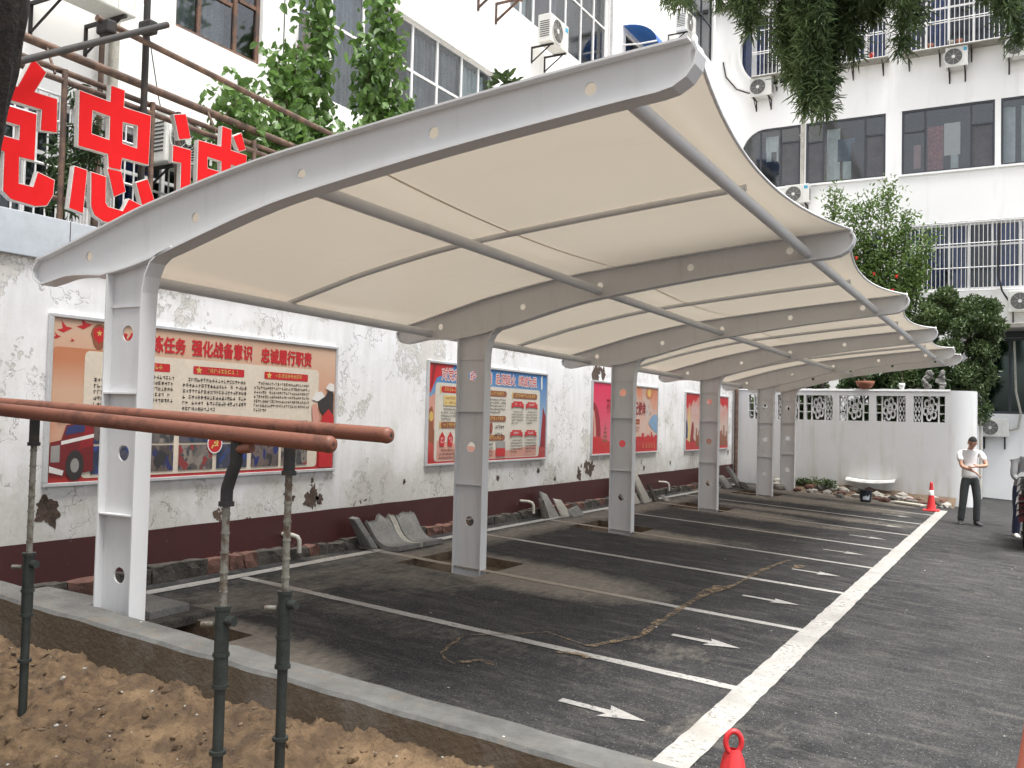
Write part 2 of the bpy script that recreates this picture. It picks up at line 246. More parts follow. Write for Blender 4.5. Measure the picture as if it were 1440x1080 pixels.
# ------------------------------------------------------------------ helpers: objects
def wloc(o):
    v = Vector((0, 0, 0))
    while o is not None: v += o.location; o = o.parent
    return v
def tag(o, label=None, cat=None, group=None, kind=None):
    if label: o['label'] = label
    if cat: o['category'] = cat
    if group: o['group'] = group
    if kind: o['kind'] = kind
    return o
def thing(name, label, cat, loc=(0, 0, 0), group=None):
    o = bpy.data.objects.new(name, None); o.empty_display_size = .2; COL.objects.link(o); o.location = loc
    return tag(o, label, cat, group)
def link(name, me, parent=None):
    o = bpy.data.objects.new(name, me); COL.objects.link(o)
    if parent is not None: o.parent = parent
    return o
class MB:
    def __init__(s): s.v = []; s.f = []; s.mi = []; s.sm = []
    def add(s, vs, fs, mi=0, smooth=False):
        b = len(s.v); s.v += [tuple(v) for v in vs]
        for f in fs: s.f.append(tuple(b+i for i in f)); s.mi.append(mi); s.sm.append(smooth)
        return s
    def box(s, a, b, mi=0):
        x0, y0, z0 = (min(a[i], b[i]) for i in range(3)); x1, y1, z1 = (max(a[i], b[i]) for i in range(3))
        return s.add([(x0,y0,z0),(x1,y0,z0),(x1,y1,z0),(x0,y1,z0),(x0,y0,z1),(x1,y0,z1),(x1,y1,z1),(x0,y1,z1)],
                     [(0,3,2,1),(4,5,6,7),(0,1,5,4),(1,2,6,5),(2,3,7,6),(3,0,4,7)], mi)
    def hexa(s, lo, hi, mi=0):      # 4 bottom + 4 top points
        return s.add(list(lo)+list(hi), [(0,3,2,1),(4,5,6,7),(0,1,5,4),(1,2,6,5),(2,3,7,6),(3,0,4,7)], mi)
    def tube(s, pts, r, n=8, mi=0, cap=True, smooth=True):
        pts = [Vector(p) for p in pts]; rs = r if isinstance(r, (list, tuple)) else [r]*len(pts)
        rings = []; up = None
        for i, p in enumerate(pts):
            d = (pts[min(i+1, len(pts)-1)]-pts[max(i-1, 0)]).normalized()
            if up is None:
                up = Vector((0, 0, 1)) if abs(d.z) < .9 else Vector((1, 0, 0))
            a = d.cross(up).normalized(); b = a.cross(d).normalized(); up = b
            rings.append([p+(a*math.cos(2*math.pi*k/n)+b*math.sin(2*math.pi*k/n))*rs[i] for k in range(n)])
        vs = [v for q in rings for v in q]; fs = []
        for i in range(len(pts)-1):
            for k in range(n):
                k2 = (k+1) % n; fs.append((i*n+k, i*n+k2, (i+1)*n+k2, (i+1)*n+k))
        s.add(vs, fs, mi, smooth)
        if cap:
            s.add(rings[0], [tuple(range(n))[::-1]], mi); s.add(rings[-1], [tuple(range(n))], mi)
        return s
    def lathe(s, c, prof, n=16, mi=0, smooth=True):      # profile (r, z) about the vertical through c
        vs = []; fs = []
        for r, z in prof:
            for k in range(n): a = 2*math.pi*k/n; vs.append((c[0]+r*math.cos(a), c[1]+r*math.sin(a), c[2]+z))
        for i in range(len(prof)-1):
            for k in range(n): k2 = (k+1) % n; fs.append((i*n+k, i*n+k2, (i+1)*n+k2, (i+1)*n+k))
        return s.add(vs, fs, mi, smooth)
    def map(s, fn): s.v = [tuple(fn(v)) for v in s.v]; return s
    def build(s, name, mats, parent=None, bevel=0, **kw):
        off = wloc(parent) if parent is not None else Vector((0, 0, 0))
        loc = kw.pop('origin', None)
        o2 = Vector(loc)-off if loc is not None else Vector((0, 0, 0)); off2 = off+o2
        me = bpy.data.meshes.new(name); me.from_pydata([(v[0]-off2.x, v[1]-off2.y, v[2]-off2.z) for v in s.v], [], s.f)
        if isinstance(mats, str): mats = [mats]
        for k in mats: me.materials.append(MATS[k])
        me.polygons.foreach_set('material_index', s.mi); me.polygons.foreach_set('use_smooth', s.sm)
        me.update(); o = link(name, me, parent); o.location = o2
        if bevel:
            md = o.modifiers.new('bevel', 'BEVEL'); md.width = bevel; md.segments = 2; md.limit_method = 'ANGLE'; md.angle_limit = R(40)
        return tag(o, **kw)
def box(name, a, b, mat, parent=None, bevel=0, **kw): return MB().box(a, b).build(name, mat, parent, bevel, **kw)

def fill2d(loops, thick=0.):
    """flat outline with holes -> (verts(u,v,w), faces); w from 0 to thick"""
    cu = bpy.data.curves.new('o', 'CURVE'); cu.dimensions = '2D'; cu.fill_mode = 'BOTH'; cu.extrude = max(thick/2, 0)
    for lp in loops:
        sp = cu.splines.new('POLY'); sp.points.add(len(lp)-1); sp.use_cyclic_u = True
        for i, (u, v) in enumerate(lp): sp.points[i].co = (u, v, 0, 1)
    return curve_mesh(cu, thick/2)
def curve_mesh(cu, lift=0):
    o = bpy.data.objects.new('o', cu); COL.objects.link(o); bpy.context.view_layer.update()
    me = bpy.data.meshes.new_from_object(o.evaluated_get(bpy.context.evaluated_depsgraph_get()))
    vs = [(v.co.x, v.co.y, v.co.z+lift) for v in me.vertices]; fs = [tuple(p.vertices) for p in me.polygons]
    bpy.data.objects.remove(o); bpy.data.meshes.remove(me); bpy.data.curves.remove(cu); return vs, fs
def text2d(body, width=None, height=None, bold=0):
    cu = bpy.data.curves.new('o', 'FONT'); cu.body = body; cu.size = 1
    vs, fs = curve_mesh(cu)
    if not vs: return [], []
    x0 = min(v[0] for v in vs); x1 = max(v[0] for v in vs); y0 = min(v[1] for v in vs); y1 = max(v[1] for v in vs)
    sx = (width/(x1-x0)) if width else height/(y1-y0); sy = (height/(y1-y0)) if height else sx
    vs = [((v[0]-x0)*sx, (v[1]-y0)*sy, 0) for v in vs]
    if bold:
        V = []; Fc = []
        for k, (dx, dy) in enumerate([(-bold, 0), (bold, 0), (0, bold), (0, -bold)]):
            b = len(V); V += [(v[0]+dx, v[1]+dy, k*.00025) for v in vs]; Fc += [tuple(b+i for i in f) for f in fs]
        vs, fs = V, Fc
    return vs, fs
def circ(cx, cy, r, n=20, ry=None): return [(cx+r*math.cos(2*math.pi*k/n), cy+(ry or r)*math.sin(2*math.pi*k/n)) for k in range(n)]
def interp(pts, x):
    if x <= pts[0][0]: return pts[0][1]
    for (a, b), (c, d) in zip(pts, pts[1:]):
        if x <= c: return b+(d-b)*(x-a)/(c-a)
    return pts[-1][1]
def smoothpts(pts, n=40):
    """Catmull-Rom through 2-D points"""
    P = [np.array(p, float) for p in pts]; P = [2*P[0]-P[1]]+P+[2*P[-1]-P[-2]]; out = []
    seg = len(P)-3
    for i in range(seg):
        for k in range(max(2, n//seg)):
            t = k/max(2, n//seg); a, b, c, d = P[i:i+4]
            out.append(tuple(.5*((2*b)+(-a+c)*t+(2*a-5*b+4*c-d)*t*t+(-a+3*b-3*c+d)*t**3)))
    out.append(tuple(P[-2])); return out
SL = 0.059
def gz(x): return -SL*min(max(x, -.3), 9.0)
# ================================================================== SETTING
FY = [4.18, 8.62, 12.92, 17.22, 21.52, 23.82]                    # carport frames
FDZ = [0, -.06, -.09, -.11, -.11, -.09]
CX0, CX1 = 1.14, 1.475
YA, SW = 6.47, 2.15
YW = 24.6                                                         # yard wall
XF, YB = -2.3, 29.0                                               # side facade, end facade
tag(MB().add([(-300,-300,-1.3),(300,-300,-1.3),(300,400,-1.3),(-300,400,-1.3)], [(0,1,2,3)]).build('ground', 'dirt'), kind='structure')
# paved lot with a pit left open round every column
pits = []
for i, y in enumerate(FY):
    pits.append((.62, 1.60+.06*math.sin(i*3), y-.10 if i == 0 else y-.38, y+.95 if i == 0 else y+.72))
pits[5] = (.8, 1.6, 23.5, 24.1)
xs = sorted({-.3, 5.4, 9., 45., *[p[0] for p in pits], *[p[1] for p in pits]}); ys = sorted({-14., 4.05, 60., *[p[2] for p in pits], *[p[3] for p in pits]})
mb = MB()
for xa, xb in zip(xs, xs[1:]):
    for ya, yb in zip(ys, ys[1:]):
        cx, cy = (xa+xb)/2, (ya+yb)/2
        if any(p[0] < cx < p[1] and p[2] < cy < p[3] for p in pits): continue
        if cx < 5.4 and cy < 4.05: continue
        mb.add([(xa,ya,gz(xa)),(xb,ya,gz(xb)),(xb,yb,gz(xb)),(xa,yb,gz(xa))], [(0,1,2,3)])
asphalt = mb.build('asphalt_paving', 'asphalt'); tag(asphalt, kind='structure')
for i, (xa, xb, ya, yb) in enumerate(pits):                       # broken pit walls and soil floor
    mb = MB(); n = 14; d = .16 if i == 0 else .10
    for k in range(4):
        P = [(xa,ya),(xb,ya),(xb,yb),(xa,yb)]; a, b = P[k], P[(k+1) % 4]; vs = []
        for j in range(n+1):
            t = j/n; x, y = a[0]+(b[0]-a[0])*t, a[1]+(b[1]-a[1])*t
            nx, ny = (b[1]-a[1]), -(b[0]-a[0]); L = math.hypot(nx, ny); nx /= L; ny /= L; wob = -.02*random.random()
            vs += [(x+nx*.004, y+ny*.004, gz(x)-.001), (x+nx*wob*1.5, y+ny*wob*1.5, gz(x)-d-.05)]
        mb.add(vs, [(2*j, 2*j+1, 2*j+3, 2*j+2) for j in range(n)])
    g = 12; vs = []
    for j in range(g+1):
        for k in range(g+1):
            x = xa+(xb-xa)*j/g; y = ya+(yb-ya)*k/g; vs.append((x, y, gz(x)-d+.05*mnoise.noise((x*6, y*6, i))))
    mb.add(vs, [(j*(g+1)+k, j*(g+1)+k+1, (j+1)*(g+1)+k+1, (j+1)*(g+1)+k) for j in range(g) for k in range(g)], 0, True)
    mb.build('column_pit', 'dirt', asphalt)
# painted lines and arrows
def strip(name, x0, x1, y0, y1, lift=.004, jag=.006):
    n = max(2, int(max(x1-x0, y1-y0)/.12)); vs = []
    for j in range(n+1):
        t = j/n
        if x1-x0 > y1-y0:
            x = x0+(x1-x0)*t; vs += [(x, y0+random.uniform(-jag, jag), gz(x)+lift), (x, y1+random.uniform(-jag, jag), gz(x)+lift)]
        else:
            y = y0+(y1-y0)*t; a = x0+random.uniform(-jag, jag); b = x1+random.uniform(-jag, jag); vs += [(a, y, gz(a)+lift), (b, y, gz(b)+lift)]
    return MB().add(vs, [(2*j, 2*j+2, 2*j+3, 2*j+1) if x1-x0 > y1-y0 else (2*j, 2*j+1, 2*j+3, 2*j+2) for j in range(n)]).build(name, 'road_paint', asphalt)
strip('bay_end_line', 4.83, 5.03, 4.1, 22.95, .008)
strip('wall_side_line', .02, .14, 4.9, 24.0, .008)
for k in range(8): strip('bay_line', .14, 4.83, YA+k*SW-.055, YA+k*SW+.055)
for k in range(8):
    y0 = YA-SW/2+k*SW; jx = random.uniform(-.04, .04); x0 = 4.0+jx
    out = [(0,-.034),(.33,-.038),(.30,-.120),(.58,.0),(.30,.120),(.33,.038),(0,.034)]
    vs, fs = fill2d([[(x0+u, y0+v+(.006*random.random())) for u, v in out]])
    MB().add([(v[0], v[1], gz(v[0])+.006) for v in vs], fs).build('arrow_marking', 'road_paint', asphalt)
# streaks of spilled sand along cracks in the paving
def streak(pts, w0):
    P = smoothpts(pts, 60); vs = []
    for i, (x, y) in enumerate(P):
        a = P[max(0, i-1)]; b = P[min(len(P)-1, i+1)]; dx, dy = b[0]-a[0], b[1]-a[1]; L = math.hypot(dx, dy) or 1
        w = w0*(.25+.9*abs(mnoise.noise((x*3.1, y*3.1, 2)))+.35*random.random()); jx = .012*mnoise.noise((x*9, y*9, 5))
        vs += [(x-dy/L*w+jx, y+dx/L*w, gz(x)+.010), (x+dy/L*w+jx, y-dx/L*w, gz(x)+.010)]
    return MB().add(vs, [(2*i, 2*i+1, 2*i+3, 2*i+2) for i in range(len(P)-1)])
simple('loose_sand', (.22, .16, .10), .95, 0, .35, 14, .4, 60)
_m = MATS['loose_sand']; _t = _m.node_tree; _n = _t.nodes.new('ShaderNodeTexNoise'); _n.inputs['Scale'].default_value = 16; _n.inputs['Detail'].default_value = 7; _n.inputs['Roughness'].default_value = .75
_g = _t.nodes.new('ShaderNodeNewGeometry'); _t.links.new(_g.outputs['Position'], _n.inputs['Vector']); _r = _t.nodes.new('ShaderNodeMapRange'); _r.inputs[1].default_value = .42; _r.inputs[2].default_value = .60; _t.links.new(_n.outputs['Fac'], _r.inputs[0])
_t.links.new(_r.outputs[0], _t.nodes['Principled BSDF'].inputs['Alpha'])   # grains lie patchily, the paving shows between them
for pts, w0 in [([(3.62,6.69),(3.72,7.0),(3.80,7.3),(3.76,7.74),(3.74,8.2),(3.72,8.62),(3.70,9.2),(3.76,9.9),(3.79,10.36),(3.78,11.3),(3.86,12.5)], .055), ([(2.88,5.71),(2.8,6.0),(2.77,6.27),(3.0,6.55),(3.18,6.83)], .024), ([(3.62,6.69),(3.4,6.75),(3.18,6.83)], .022),
                ([(3.70,9.25),(3.66,9.6),(3.72,10.0)], .10), ([(3.5,6.35),(3.62,6.42),(3.75,6.40)], .05), ([(3.1,5.62),(3.2,5.75),(3.32,5.74)], .06), ([(2.88,5.71),(3.0,5.6),(3.1,5.55)], .018), ([(4.02,11.9),(4.08,12.0),(4.05,12.2)], .07)]:
    tag(streak(pts, w0).build('sand_streak', 'loose_sand', asphalt), kind='stuff')
# litter: pale chips on the paving
mb = MB()
for k in range(90):
    x, y = random.uniform(1.8, 7.4), random.uniform(4.6, 21); s = random.uniform(.004, .013); z = gz(x)+.012
    mb.add([(x-s, y-s*.6, z), (x+s, y-s*.5, z), (x+s*.8, y+s*.7, z), (x-s*.7, y+s*.6, z), (x, y, z+s*.7)], [(0,1,4),(1,2,4),(2,3,4),(3,0,4)])
tag(mb.build('stone_chips', 'concrete_pale', None), label='tiny pale stone chips scattered over the dark paving', cat='gravel', kind='stuff')
# ---- kerb
mb = MB(); n = 60; vs = []
for j in range(n+1):
    x = -.3+5.72*j/n; h = .325; z = gz(x)+h; a = .012*mnoise.noise((x*2, 1, 0)); b = .014*mnoise.noise((x*3, 5, 0)); zz = .008*mnoise.noise((x*4, 9, 0))
    vs += [(x, 3.79+b, -.75), (x, 3.79+b+.004, z-.02+zz), (x, 3.81+b, z+zz), (x, 4.03+a, z+.004+zz), (x, 4.05+a, z-.02+zz), (x, 4.05+a, gz(x)-.25)]
fs = []; 
for j in range(n):
    for k in range(5): mb_i = j*6+k; fs.append((mb_i, mb_i+6, mb_i+7, mb_i+1))
mb.add(vs, fs); mb.mi = [(1 if (i % 5) in (0,) else 0) for i in range(len(fs))]
mb.add([vs[i] for i in range(6)], [(0,1,2,3,4,5)], 0); mb.add([vs[n*6+i] for i in range(6)], [(5,4,3,2,1,0)], 0)
tag(mb.build('kerb', ['kerb_concrete', 'kerb_mud']), kind='structure')
# ---- sand bed
def sandz(x, y):
    base = .03-.028*x-.16*max(0, min(1, (3.79-y)/.55))-.05*max(0, min(1, (3.2-y)))
    q = Vector((x*1.7, y*1.7, 0)); h = .05*mnoise.noise(q)+.04*mnoise.noise(q*2.7)+.05*abs(mnoise.noise(q*5.1))+.034*abs(mnoise.noise(q*12))+.016*mnoise.noise(q*27)+.010*mnoise.noise(q*55)
    k = mnoise.cell(Vector((x*9+2*mnoise.noise(q*3), y*9, 0)))
    return base+h+.012*k
mb = MB(); nx, ny = 300, 150; vs = []
for j in range(nx+1):
    for k in range(ny+1):
        x = .2+4.9*j/nx; y = 1.55+2.26*k/ny; vs.append((x, y, sandz(x, y)))
mb.add(vs, [(j*(ny+1)+k, (j+1)*(ny+1)+k, (j+1)*(ny+1)+k+1, j*(ny+1)+k+1) for j in range(nx) for k in range(ny)], 0, True)
sandbed = tag(mb.build('sand_bed', 'sand'), kind='structure')
mb = MB().box((-.3,-6,-.9),(5.4,3.8,-.42)); tag(mb.build('soil', 'sand', sandbed))
def rock(c, s, seed, flat=.7, n=1):
    bm = bmesh.new(); bmesh.ops.create_icosphere(bm, subdivisions=n, radius=1)
    for v in bm.verts:
        d = 1+.35*mnoise.noise(v.co*1.3+Vector((seed*3.7, seed, 0))); v.co = Vector((v.co.x*s[0]*d, v.co.y*s[1]*d, v.co.z*s[2]*d*flat))
    a = seed*1.7; vs = [(c[0]+v.co.x*math.cos(a)-v.co.y*math.sin(a), c[1]+v.co.x*math.sin(a)+v.co.y*math.cos(a), c[2]+v.co.z) for v in bm.verts]
    fs = [tuple(v.index for v in f.verts) for f in bm.faces]; bm.free(); return vs, fs
mb = MB()
for k in range(520):
    x, y = random.uniform(.3, 5.0), random.uniform(2.0, 3.77); s = random.choice([.006, .008, .010, .014, .02, .03])*random.uniform(.7, 1.2)
    mb.add(*rock((x, y, sandz(x, y)+s*.2), (s, s*random.uniform(.6, 1), s), k))
tag(mb.build('sand_clods', 'sand', sandbed), kind='stuff')
for mt_, nm_, cnt in (('concrete_pale', 'pebbles', 150), ('dirt', 'soil_crumbs', 420)):
    mb = MB()
    for k in range(cnt):
        x, y = random.uniform(.4, 5.0), random.uniform(2.0, 3.77); s = random.choice([.004, .006, .008, .012, .018])*random.uniform(.7, 1.2); mb.add(*rock((x, y, sandz(x, y)+s*.2), (s, s*random.uniform(.6, 1), s), k))
    tag(mb.build(nm_, mt_, sandbed), kind='stuff')
mb = MB()
for k in range(70):                                                # dry leaves and twigs blown onto the sand and kerb
    x, y = random.uniform(.4, 5.0), random.uniform(2.0, 3.77); z = sandz(x, y)+.012; a = random.random()*6.28; s = random.uniform(.012, .03); c, d = math.cos(a), math.sin(a)
    if k % 3: mb.add([(x-c*s, y-d*s, z), (x-d*s*.4, y+c*s*.4, z+.006), (x+c*s, y+d*s, z+.003), (x+d*s*.4, y-c*s*.4, z+.008)], [(0,1,2,3)])
    else: mb.tube([(x-c*s*3, y-d*s*3, z), (x, y, z+.01), (x+c*s*3, y+d*s*2.6, z)], .0025, 4)
tag(mb.build('leaf_litter', 'twig', sandbed), kind='stuff')
# ================================================================== BOUNDARY WALL
wall = thing('boundary_wall', 'long low white wall with peeling plaster, maroon dado and posters', 'wall', (-.3, 4, 0))
mb = MB(); mb.box((-.54, -2, -.6), (-.3, YW+.4, 2.735)); mb.build('wall_body', 'peeling_paint', wall)
MB().box((-.56, -2, 2.735), (-.255, 26, 3.08)).build('fascia', 'fascia_grey', wall, .006)
for k in range(9): MB().box((-.2545, -1.2+k*3.0, 2.74), (-.2525, -1.194+k*3.0, 3.078)).build('fascia_joint', 'dark_steel', wall)
mb = MB(); n = 120; vs = []
for j in range(n+1):
    y = 2+(YW-2.02)*j/n; vs += [(-.2955, y, .05), (-.2955, y, .475+.006*mnoise.noise((y*2, 0, 3)))]
mb.add(vs, [(2*j, 2*j+2, 2*j+3, 2*j+1) for j in range(n)]); mb.build('painted_dado', 'maroon_paint', wall)
y = 2.4; i = 0
while y < YW-.1:                                                   # rough masonry footing, stone by stone
    L = random.uniform(.15, .42); h = random.uniform(.105, .135)+(.03 if y < 7 else 0); d = random.uniform(.13, .155); g = .004
    for lv in range(2 if h > .19 else 1):
        z0 = -.12 if lv == 0 else h*.52; z1 = h*.5 if (lv == 0 and h > .19) else h
        a = [random.uniform(-.028, .028) for _ in range(8)]
        bm = bmesh.new(); bmesh.ops.create_cube(bm, size=1); bmesh.ops.subdivide_edges(bm, edges=bm.edges[:], cuts=3, use_grid_fill=True); vs = []
        for v in bm.verts:
            u = v.co; rnd = 1-.04*max(0, abs(u.y)*2-.5)*max(0, abs(u.z)*2-.5)*2
            q = Vector((-.32+(d+.02)*(u.x+.5)*rnd, y+L/2+u.y*(L-2*g), z0+(z1-z0)*(u.z+.5))); nn = mnoise.noise_vector(q*7)*.020+mnoise.noise_vector(q*19)*.014; vs.append(tuple(q+nn*(1 if u.x > -.4 else 0)))
        MB().add(vs, [tuple(q.index for q in f.verts) for f in bm.faces], 0, False).build('stone', random.choice(['masonry', 'masonry', 'masonry', 'masonry', 'brick']), wall); bm.free()
    y += L; i += 1
simple('bare_brickwork', (.085, .058, .045), .95, 0, .5, 22, .9, 45)
for yy_, zz_, s_ in [(4.74,.72,.11),(7.50,.70,.055),(7.58,.64,.04),(7.89,.62,.12),(8.02,.60,.06),(15.17,.74,.11),(15.36,.70,.12),(14.85,.60,.10),(13.3,.72,.05),(12.0,.66,.045),(18.0,.60,.05),(15.5,2.42,.20),(15.8,2.44,.12),(9.62,.72,.035),(24.1,.80,.07),(6.6,.56,.03),(11.2,.62,.03),(19.6,.66,.05),(17.3,.60,.06),(13.9,.56,.04)]:
    out = []; 
    for k in range(40): a_ = 2*math.pi*k/40; rr = s_*(1+.75*mnoise.noise((math.cos(a_)*1.6+yy_*5, math.sin(a_)*1.6, 2))+.45*mnoise.noise((math.cos(a_)*4, math.sin(a_)*4+yy_*3, 7))+.2*mnoise.noise((math.cos(a_)*11, math.sin(a_)*11+yy_, 3))); out.append((yy_+rr*math.cos(a_)*.9, zz_+rr*math.sin(a_)))
    vs, fs = fill2d([out]); MB().add([(-.2975, v[0], v[1]) for v in vs], fs).build('bare_patch', 'bare_brickwork', wall)
for y in (7.45, 12.72, 18.9):                                      # drain spouts
    MB().tube([(-.32, y, .27), (-.16, y, .27), (-.10, y+.01, .255), (-.08, y+.02, .22), (-.075, y+.02, .09)], .024, 12).build('drain_spout', 'pvc_pipe', wall)
MB().tube([(-.2, YW-.12, 0), (-.2, YW-.12, 3.0)], .055, 12).build('downpipe', 'rust_pipe', wall)
# ================================================================== CARPORT
cp = thing('carport', 'white steel cantilever carport with cream fabric roof over the parking bays', 'carport', (1.3, FY[0], -.1))
TOP = smoothpts([(.349,2.615),(.495,2.643),(1.123,2.809),(1.524,2.911),(2.336,3.069),(3.086,3.163),(3.964,3.253),(4.714,3.320),(5.202,3.357)], 40)
LOW = smoothpts([(.402,2.442),(.53,2.462),(.664,2.486),(.80,2.49),(.93,2.484),(1.07,2.473)], 12)+smoothpts([(1.07,2.474),(1.35,2.515),(1.678,2.590),(2.05,2.69),(2.427,2.787),(2.843,2.868),(3.82,3.005),(4.719,3.103),(5.05,3.133)], 40)[1:]
def zt(x): return interp(TOP, x)
endR = [(5.126,3.148),(5.19,3.185),(5.228,3.235),(5.242,3.29),(5.226,3.335)]
endL = [(.31,2.585),(.285,2.54),(.30,2.49),(.35,2.455)]
def flange(mb, pts, y, w, t, inward=1):
    """plate of half-width w following a profile line in the X-Z plane; thickness t to one side"""
    N = len(pts); top = []; 
    for i in range(N):
        a = pts[max(0, i-1)]; b = pts[min(N-1, i+1)]; dx, dz = b[0]-a[0], b[1]-a[1]; L = math.hypot(dx, dz) or 1
        nx, nz = -dz/L*t*inward, dx/L*t*inward
        top.append(((pts[i][0], pts[i][1]), (pts[i][0]+nx, pts[i][1]+nz)))
    vs = []
    for (a, b) in top: vs += [(a[0], y-w, a[1]), (a[0], y+w, a[1]), (b[0], y+w, b[1]), (b[0], y-w, b[1])]
    fs = []
    for i in range(N-1):
        for k in range(4): k2 = (k+1) % 4; fs.append((i*4+k, i*4+k2, i*4+4+k2, i*4+4+k))
    mb.add(vs, fs); mb.add(vs[:4], [(0,1,2,3)]); mb.add(vs[-4:], [(3,2,1,0)])
for fi, (fy, dz) in enumerate(zip(FY, FDZ)):
    fw = .064
    holes = [circ(x, z, .034, 16) for x, z in ((.86,2.615),(1.90,2.80),(2.79,2.985),(3.74,3.115),(4.68,3.215))]
    vs, fs = fill2d([TOP+endR[::-1]+LOW[::-1]+endL[::-1]]+holes, .012)
    beam = MB().add([(v[0], fy-.006+v[2], v[1]+dz) for v in vs], fs).build('beam', 'steel_paint', cp)
    mb = MB(); flange(mb, [(x, z+dz) for x, z in TOP], fy, fw, .012); mb.build('top_flange', 'steel_paint', beam)
    mb = MB(); flange(mb, [(x, z+dz) for x, z in (LOW+endR)], fy, fw, .012, -1); mb.build('bottom_flange', 'steel_paint', beam)
    mb = MB(); flange(mb, [(x, z+dz) for x, z in ([TOP[0]]+endL+[LOW[0]])], fy, fw*.7, .010, -1); mb.build('end_plate', 'steel_paint', beam)
    MB().lathe((5.215, fy, 3.345+dz), [(.0,-.03),(.016,-.03),(.016,.03),(.009,.045),(0,.048)], 10).build('tip_pin', 'white_tip', beam)
    # column: web with lightening holes, two flanges, stiffeners
    zb = gz(1.3)-.12; ztop = 2.50+dz
    hz = [(1.305,.445+dz*.3),(1.30,1.26+dz*.5),(1.295,2.065+dz)]
    vs, fs = fill2d([[(CX0, zb),(CX1, zb),(CX1, 2.33+dz),(CX1+.03, 2.45+dz),(CX1+.10, 2.545+dz),(CX1+.2, 2.60+dz),(CX0, 2.475+dz)]]+[circ(x, z, .054, 20) for x, z in hz], .012)
    colm = MB().add([(v[0], fy-.006+v[2], v[1]) for v in vs], fs).build('column', 'steel_paint', cp)
    MB().box((CX0-.012, fy-fw, zb), (CX0, fy+fw, 2.478+dz)).build('flange', 'steel_paint', colm)
    mb = MB(); flange(mb, [(CX1, zb),(CX1, 1.2),(CX1, 2.20+dz),(CX1+.006, 2.33+dz),(CX1+.028, 2.44+dz),(CX1+.075, 2.53+dz),(CX1+.15, 2.58+dz),(CX1+.27, 2.618+dz)], fy, fw, .012, -1); mb.build('flange', 'steel_paint', colm)
    for z in (.845+dz*.4, 1.655+dz*.7, 2.24+dz):
        MB().box((CX0+.001, fy-(fw-.006 if z < 2 else .02), z), (CX1-.001, fy+(fw-.006 if z < 2 else .02), z+.010)).build('stiffener', 'steel_paint', colm)
    MB().box((CX0-.06, fy-.16, zb-.02), (CX1+.06, fy+.16, zb)).build('base_plate', 'dark_steel', colm)
PUR = [(.72, 2.545), (2.78, 2.93), (4.84, 3.175)]
for x, z in PUR:
    MB().tube([(x, FY[i], z+FDZ[i]) for i in range(6)], .043, 14).build('purlin', 'steel_paint', cp)
def memz(x, fi, v):
    z = zt(min(max(x, .35), 5.2))+FDZ[fi]*(1-v)+FDZ[fi+1]*v+.014
    return z-(.085 if fi < 4 else .045)*4*v*(1-v)
for fi in range(5):
    ya, yb = FY[fi], FY[fi+1]
    ym = (ya+yb)/2; dzm = (FDZ[fi]+FDZ[fi+1])/2; short = fi == 4
    pts = [(x, ym, memz(x, fi, .5)-.022) for x in np.linspace(.66, 4.87, 26)]
    if not short: MB().tube(pts, .025, 10).build('rafter', 'steel_paint', cp)
    nu, nv = 44, 22; vs = []
    for j in range(nu+1):
        for k in range(nv+1):
            v = k/nv; u = j/nu; s = 4*v*(1-v)
            xa = .34+.14*s; xb = 5.215-(.21 if not short else .1)*s; x = xa+(xb-xa)*u
            vs.append((x, ya+(yb-ya)*v, memz(x, fi, v)+.02*s*max(0, (x-4.84)/.3)))
    pan = MB().add(vs, [(j*(nv+1)+k, (j+1)*(nv+1)+k, (j+1)*(nv+1)+k+1, j*(nv+1)+k+1) for j in range(nu) for k in range(nv)], 0, True).build('roof_membrane', 'membrane', cp)
    for x0, u in ((0, 1), (0, 0)):                                   # hemmed cable edge
        pts = []
        for k in range(25):
            v = k/24; s = 4*v*(1-v); x = (5.215-(.21 if not short else .1)*s) if u else .34+.14*s
            pts.append((x, ya+(yb-ya)*v, memz(x, fi, v)+.02*s*max(0, (x-4.84)/.3)))
        MB().tube(pts, .011, 8).build('hem', 'white_tip', pan)
    for xs_ in (2.97,):                                               # welded seam over the middle purlin
        vs = []
        for k in range(21):
            v = k/20; vs += [(xs_-.011, ya+(yb-ya)*v, memz(xs_-.011, fi, v)-.004), (xs_+.011, ya+(yb-ya)*v, memz(xs_+.011, fi, v)-.004)]
        MB().add(vs, [(2*k, 2*k+1, 2*k+3, 2*k+2) for k in range(20)]).build('seam', 'membrane', pan)
# ================================================================== POSTER BOARDS ON THE WALL
def grad(key, c0, c1, axis='z', a=.9, b=2.3, third=None, noise=.15):
    t = NT(key); p = t.pos(); sep = t.n('ShaderNodeSeparateXYZ'); t.l(p, sep.inputs[0])
    f = t.ramp(sep.outputs[{'y': 1, 'z': 2}[axis]], a, b); n = t.noise(p, 2.3, 5)
    f = t.math('ADD', f, t.math('MULTIPLY', t.math('SUBTRACT', n, .5), noise*2))
    c0, c1 = (tuple(q*.8 for q in z_) for z_ in (c0, c1)); third = third and tuple(q*.8 for q in third)
    c = t.mix(t.ramp(f, 0, 1), c0, c1)
    if third: c = t.mix(t.ramp(t.noise(p, 1.5, 4), .5, .7), c, third)
    t.col(c); t.rough(.3); return t.done(key)
grad('print_dawn', (.50, .16, .085), (.62, .42, .30), 'z', 1.1, 2.2, (.60, .36, .25))
grad('print_orange', (.60, .38, .26), (.50, .19, .09), 'z', 1.7, 1.95); grad('print_blue', (.30, .42, .56), (.02, .16, .42), 'z', 1.5, 2.25, None, .1)
grad('print_redfloor', (.38, .02, .025), (.50, .10, .07), 'z', .9, 1.3); grad('print_pink', (.62, .10, .16), (.70, .03, .10), 'z', 1.2, 2.2, None, .1)
